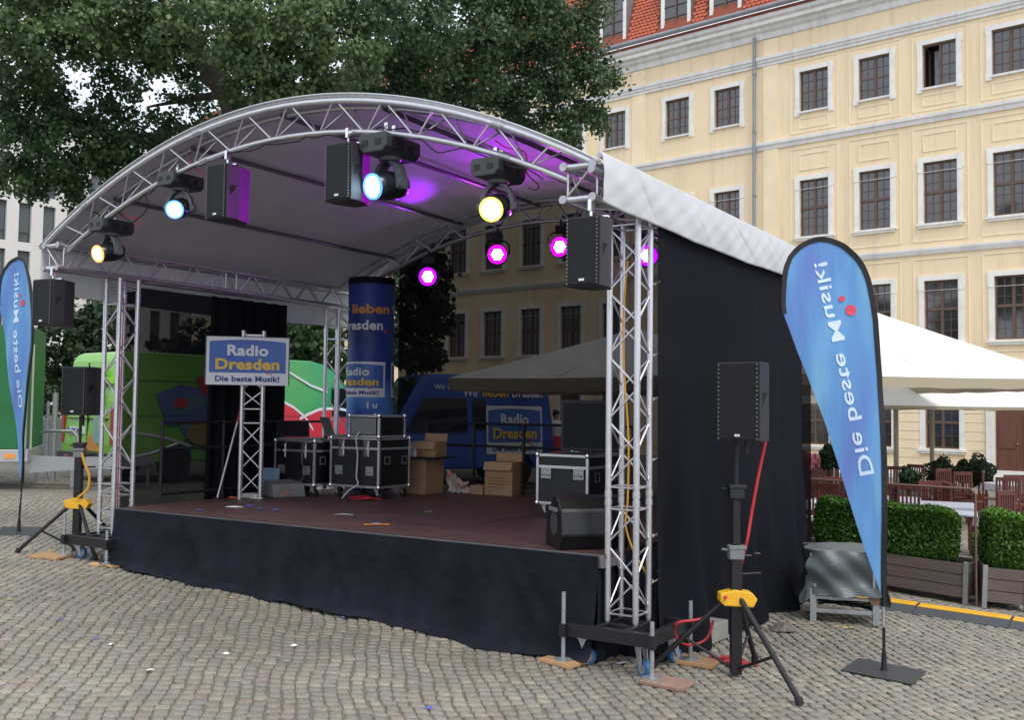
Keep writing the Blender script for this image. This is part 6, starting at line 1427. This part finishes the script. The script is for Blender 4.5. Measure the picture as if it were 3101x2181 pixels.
for (px, Y, sx) in ((3060,14.2,.9),(3075,19.0,1.2)):
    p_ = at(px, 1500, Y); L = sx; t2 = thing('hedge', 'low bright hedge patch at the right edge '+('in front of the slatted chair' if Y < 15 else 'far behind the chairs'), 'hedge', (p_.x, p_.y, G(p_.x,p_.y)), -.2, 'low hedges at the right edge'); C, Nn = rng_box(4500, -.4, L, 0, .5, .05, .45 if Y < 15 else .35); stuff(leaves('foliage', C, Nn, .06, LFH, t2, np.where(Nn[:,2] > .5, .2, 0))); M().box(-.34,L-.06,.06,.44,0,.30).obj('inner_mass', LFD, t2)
# ------------------------------------------------------------------ cable ramp
A_ = Vector((3.60, 11.35)); D_ = (Vector((5.27,10.40))-Vector((3.95,11.24))).normalized(); rz_ = math.atan2(D_.y, D_.x)
RP = mat('ramp_rubber', (.055,.058,.065), .7, 0, .15, 12)
for i in range(4):
    p_ = A_+D_*(.905*i); t = thing('cable_ramp', ['cable ramp segment half hidden by the covered cart','bright yellow cable ramp segment behind the flag pole','second bright yellow ramp segment right of the flag pole','faded yellow cable ramp segment at the right edge'][i], 'cable ramp', (p_.x, p_.y, G(p_.x,p_.y)+.004), rz_, 'yellow-lidded cable ramps on the cobbles'); t.rotation_euler = (.02, .036, rz_)
    m = M(); m.prism([(-.30,0),(-.30,.008),(-.11,.05),(.11,.05),(.30,.008),(.30,0)], 0, .90, 'x'); m.obj('ramp', RP, t)
    M().box(.01,.89,-.10,.10,.0502,.056).obj('lid', YEL if i < 3 else YEL2, t, bevel=.002)
# ------------------------------------------------------------------ covered cart
pc_ = Vector((2.98, 9.98)); rz_ = -.28; zc_ = G(*pc_); t = thing('covered_cart', 'low metal cart under a grey tarpaulin beside the black side cloth', 'cart', (pc_.x, pc_.y, zc_), rz_)
w, d = .58, .50; m = M()
for x in (0, w):
    for y in (0, d): m.box(x-.03,x+.03,y-.03,y+.03,0,.66)
m.box(.03,w-.03,-.02,.02,.09,.13); m.box(.03,w-.03,d-.02,d+.02,.09,.13); m.box(-.02,.02,.03,d-.03,.09,.13); m.box(w-.02,w+.02,.03,d-.03,.09,.13); m.box(.03,w-.03,-.02,.02,.22,.25); m.box(w-.02,w+.02,.03,d-.03,.22,.25)
m.obj('frame', STEEL, t, bevel=.003); M().tube((w-.01,-.04,.24),(w-.01,.06,.24),.05,12).obj('wheel', mat('rust', (.2,.12,.08), .7), t)
TP = mat('grey_tarpaulin', (.085,.105,.112), .38, 0, .10, 3, .3, 6, spec=.4)
def ctop(u, v):
    X_ = (u-.5)*2; Y_ = (v-.5)*2; k = 2.45; hx, hy = w/2+.045, d/2+.045; a = max(-hx, min(hx, X_*hx*k)); b = max(-hy, min(hy, Y_*hy*k)); ox = max(0, abs(X_*k)-1)*hx; oy = max(0, abs(Y_*k)-1)*hy; ov = min(max(ox, oy)+.35*min(ox, oy), .50)
    wv = .025*math.sin(u*17+v*5)+.02*math.sin(v*23-u*7)+.012*math.sin((u+v)*41); sx = (1 if X_ > 0 else -1)*(ox > 0); sy = (1 if Y_ > 0 else -1)*(oy > 0)
    return (w/2+a+sx*(wv*1.2+.05*ov), d/2+b+sy*(wv*1.2+.05*ov), .70-ov+(.025*math.sin(u*9)*math.sin(v*7) if ov == 0 else 0)-abs(wv)*.3)
M().grid(ctop, 44, 44).obj('tarpaulin', TP, t, smooth=True)
m = M(); 
for k in range(4): m.path([(.05+.1*i, .12+.08*k+.05*math.sin(i*2+k), .15+.02*math.sin(i+k)) for i in range(6)], .012, 5)
m.obj('stored_cables', BLK, t)
for i, (px, py) in enumerate(((2530,1880),(2575,1905),(2560,1898))):
    p_ = at(px, py, 9.7); scrap(Vector((p_.x, p_.y, G(p_.x, p_.y)+.01)), .05, .035, i*1.3, mat('dry_leaf', (.45,.35,.12), .7), ['dry yellow leaf left of the cart foot','pale leaf scrap at the cart foot','small dry leaf under the cart'][i], 'leaf', 'fallen_leaf')
# dark rag behind tripod
M_ = M().grid(lambda u, v: (.22*u, .16*v, .07*math.sin(PI*u)*math.sin(PI*v)+.02*math.sin(u*19)*math.sin(v*15)+.01), 12, 12).obj('rag', mat('rag', (.13,.11,.10), .8, 0, .4, 14), None, smooth=True); M_.location = (2.42, 9.35, G(2.42, 9.35)); tag(M_, 'crumpled dark rag on the cobbles beside the black side cloth', 'rag')
# ballast block and pallet edge under the side cloth
o = M().box(0,.55,0,.35,0,.16).obj('ballast_block', mat('concrete', (.22,.22,.20), .85, 0, .12, 6), None, bevel=.01); o.location = (1.62, 8.55, G(1.62,8.55)); o.rotation_euler = (0,0,.95); tag(o, 'grey concrete ballast block peeping out under the black side cloth', 'ballast block')
# confetti and leaves on the cobbles
bits = [(180,1880,0,'blue scrap on the cobbles left of the stage skirt, nearest the picture edge'),(292,1938,0,'blue scrap on the open cobbles at lower left'),(745,1756,0,'pale blue scrap lying at the foot of the skirt left of the middle'),(920,1768,4,'dull scrap tucked under the edge of the skirt'),(1300,2150,0,'blue scrap at the bottom edge of the picture'),(1038,1875,0,'blue scrap on the cobbles in front of the skirt middle'),
 (455,2035,1,'white scrap on the cobbles at lower left'),(335,1957,1,'tiny white scrap beside the blue one at lower left'),(165,1660,2,'yellow leaf right of the left flag base'),(150,1672,2,'second yellow leaf near the left tripod foot'),(28,1820,2,'yellow leaf at the left picture edge'),(248,1750,2,'yellow leaf in front of the left tower pads'),(1880,2013,3,'pale crumpled wrapper in front of the near tower base'),(700,1814,2,'reddish yellow leaf before the skirt'),(890,1960,1,'white scrap low in the middle of the cobbles'),(685,1985,1,'white scrap left of the one in the lower middle')]
for i, (px, py, k, lab) in enumerate(bits):
    d_ = CF+CR*((px-CX)/FPX)-CU*((py-CY)/FPX); tt = (-EYE)/(d_.z+.0423*d_.x-.0093*d_.y); p_ = Vector((0,0,EYE))+d_*tt; k = 0 if k == 4 else k
    scrap(p_+Vector((0,0,.008)), .05 if k != 3 else .10, .03 if k != 3 else .07, i*1.1, [mat('confetti_blue', (.10,.13,.50), .5), WHT, mat('dry_leaf', (.45,.35,.12), .7), mat('pale_wrapper', (.45,.45,.52), .5)][k], lab, 'litter', ['paper_scrap','paper_scrap','fallen_leaf','wrapper'][k])
# ------------------------------------------------------------------ person far behind the stage
p_ = at(1684, 1300, 30); t = thing('person', 'person in a white top and red skirt standing far behind the stage', 'person', (p_.x, 30, G(p_.x, 30)), .4)
def skinned(name, pts, edges, mt, parent):
    me = bpy.data.meshes.new(name); me.from_pydata([p[:3] for p in pts], edges, []); me.materials.append(mt); o = link(name, me, parent)
    sk_ = o.modifiers.new('skin', 'SKIN'); sv = me.skin_vertices if len(me.skin_vertices) else None
    if sv is None: return o
    for i, p in enumerate(pts): me.skin_vertices[0].data[i].radius = (p[3], p[4] if len(p) > 4 else p[3])
    me.skin_vertices[0].data[0].use_root = True; s_ = o.modifiers.new('smooth', 'SUBSURF'); s_.levels = 1; s_.render_levels = 1; return o
SKN = mat('skin', (.45,.26,.18), .6)
pts = [(0,0,.92,.13,.10),(0,0,1.12,.12,.09),(0,0,1.34,.16,.10),(0,0,1.46,.06),(0,-.01,1.56,.075,.09),(0,-.01,1.66,.08,.095),(-.19,0,1.38,.05),(-.25,-.03,1.12,.04),(-.22,-.16,.95,.032),(-.20,-.20,.90,.03),(.19,0,1.38,.05),(.25,-.02,1.12,.04),(.25,-.10,.92,.032),(-.09,0,.86,.09),(-.09,.0,.48,.06),(-.09,.02,.08,.04),(-.09,-.12,.03,.035),(.09,0,.86,.09),(.10,-.02,.48,.06),(.10,.0,.08,.04),(.10,-.14,.03,.035)]
me = bpy.data.meshes.new('body'); me.from_pydata([p[:3] for p in pts], [(0,1),(1,2),(2,3),(3,4),(4,5),(2,6),(6,7),(7,8),(8,9),(2,10),(10,11),(11,12),(0,13),(13,14),(14,15),(15,16),(0,17),(17,18),(18,19),(19,20)], []); me.materials.append(SKN)
o = link('body', me, t); sk_ = o.modifiers.new('skin', 'SKIN')
if not me.skin_vertices:
    bpy.context.view_layer.update()
if me.skin_vertices:
    for i, p in enumerate(pts): me.skin_vertices[0].data[i].radius = (p[3], p[4] if len(p) > 4 else p[3])
    me.skin_vertices[0].data[0].use_root = True
ss = o.modifiers.new('smooth', 'SUBSURF'); ss.levels = 1; ss.render_levels = 1
M().lathe([(.13,.95),(.165,1.15),(.19,1.36),(.13,1.44),(.07,1.47)], (0,0,0), 16).obj('white_top', mat('white_shirt', (.7,.7,.72), .8), t, smooth=True)
M().lathe([(.23,.48),(.20,.75),(.15,.99)], (0,0,0), 16).obj('red_skirt', mat('red_skirt', (.5,.03,.05), .8), t, smooth=True)
M().lathe([(.06,1.53),(.10,1.60),(.105,1.68),(.08,1.75),(.02,1.77)], (0,.025,0), 14).obj('hair', mat('dark_hair', (.02,.014,.01), .6), t, smooth=True)
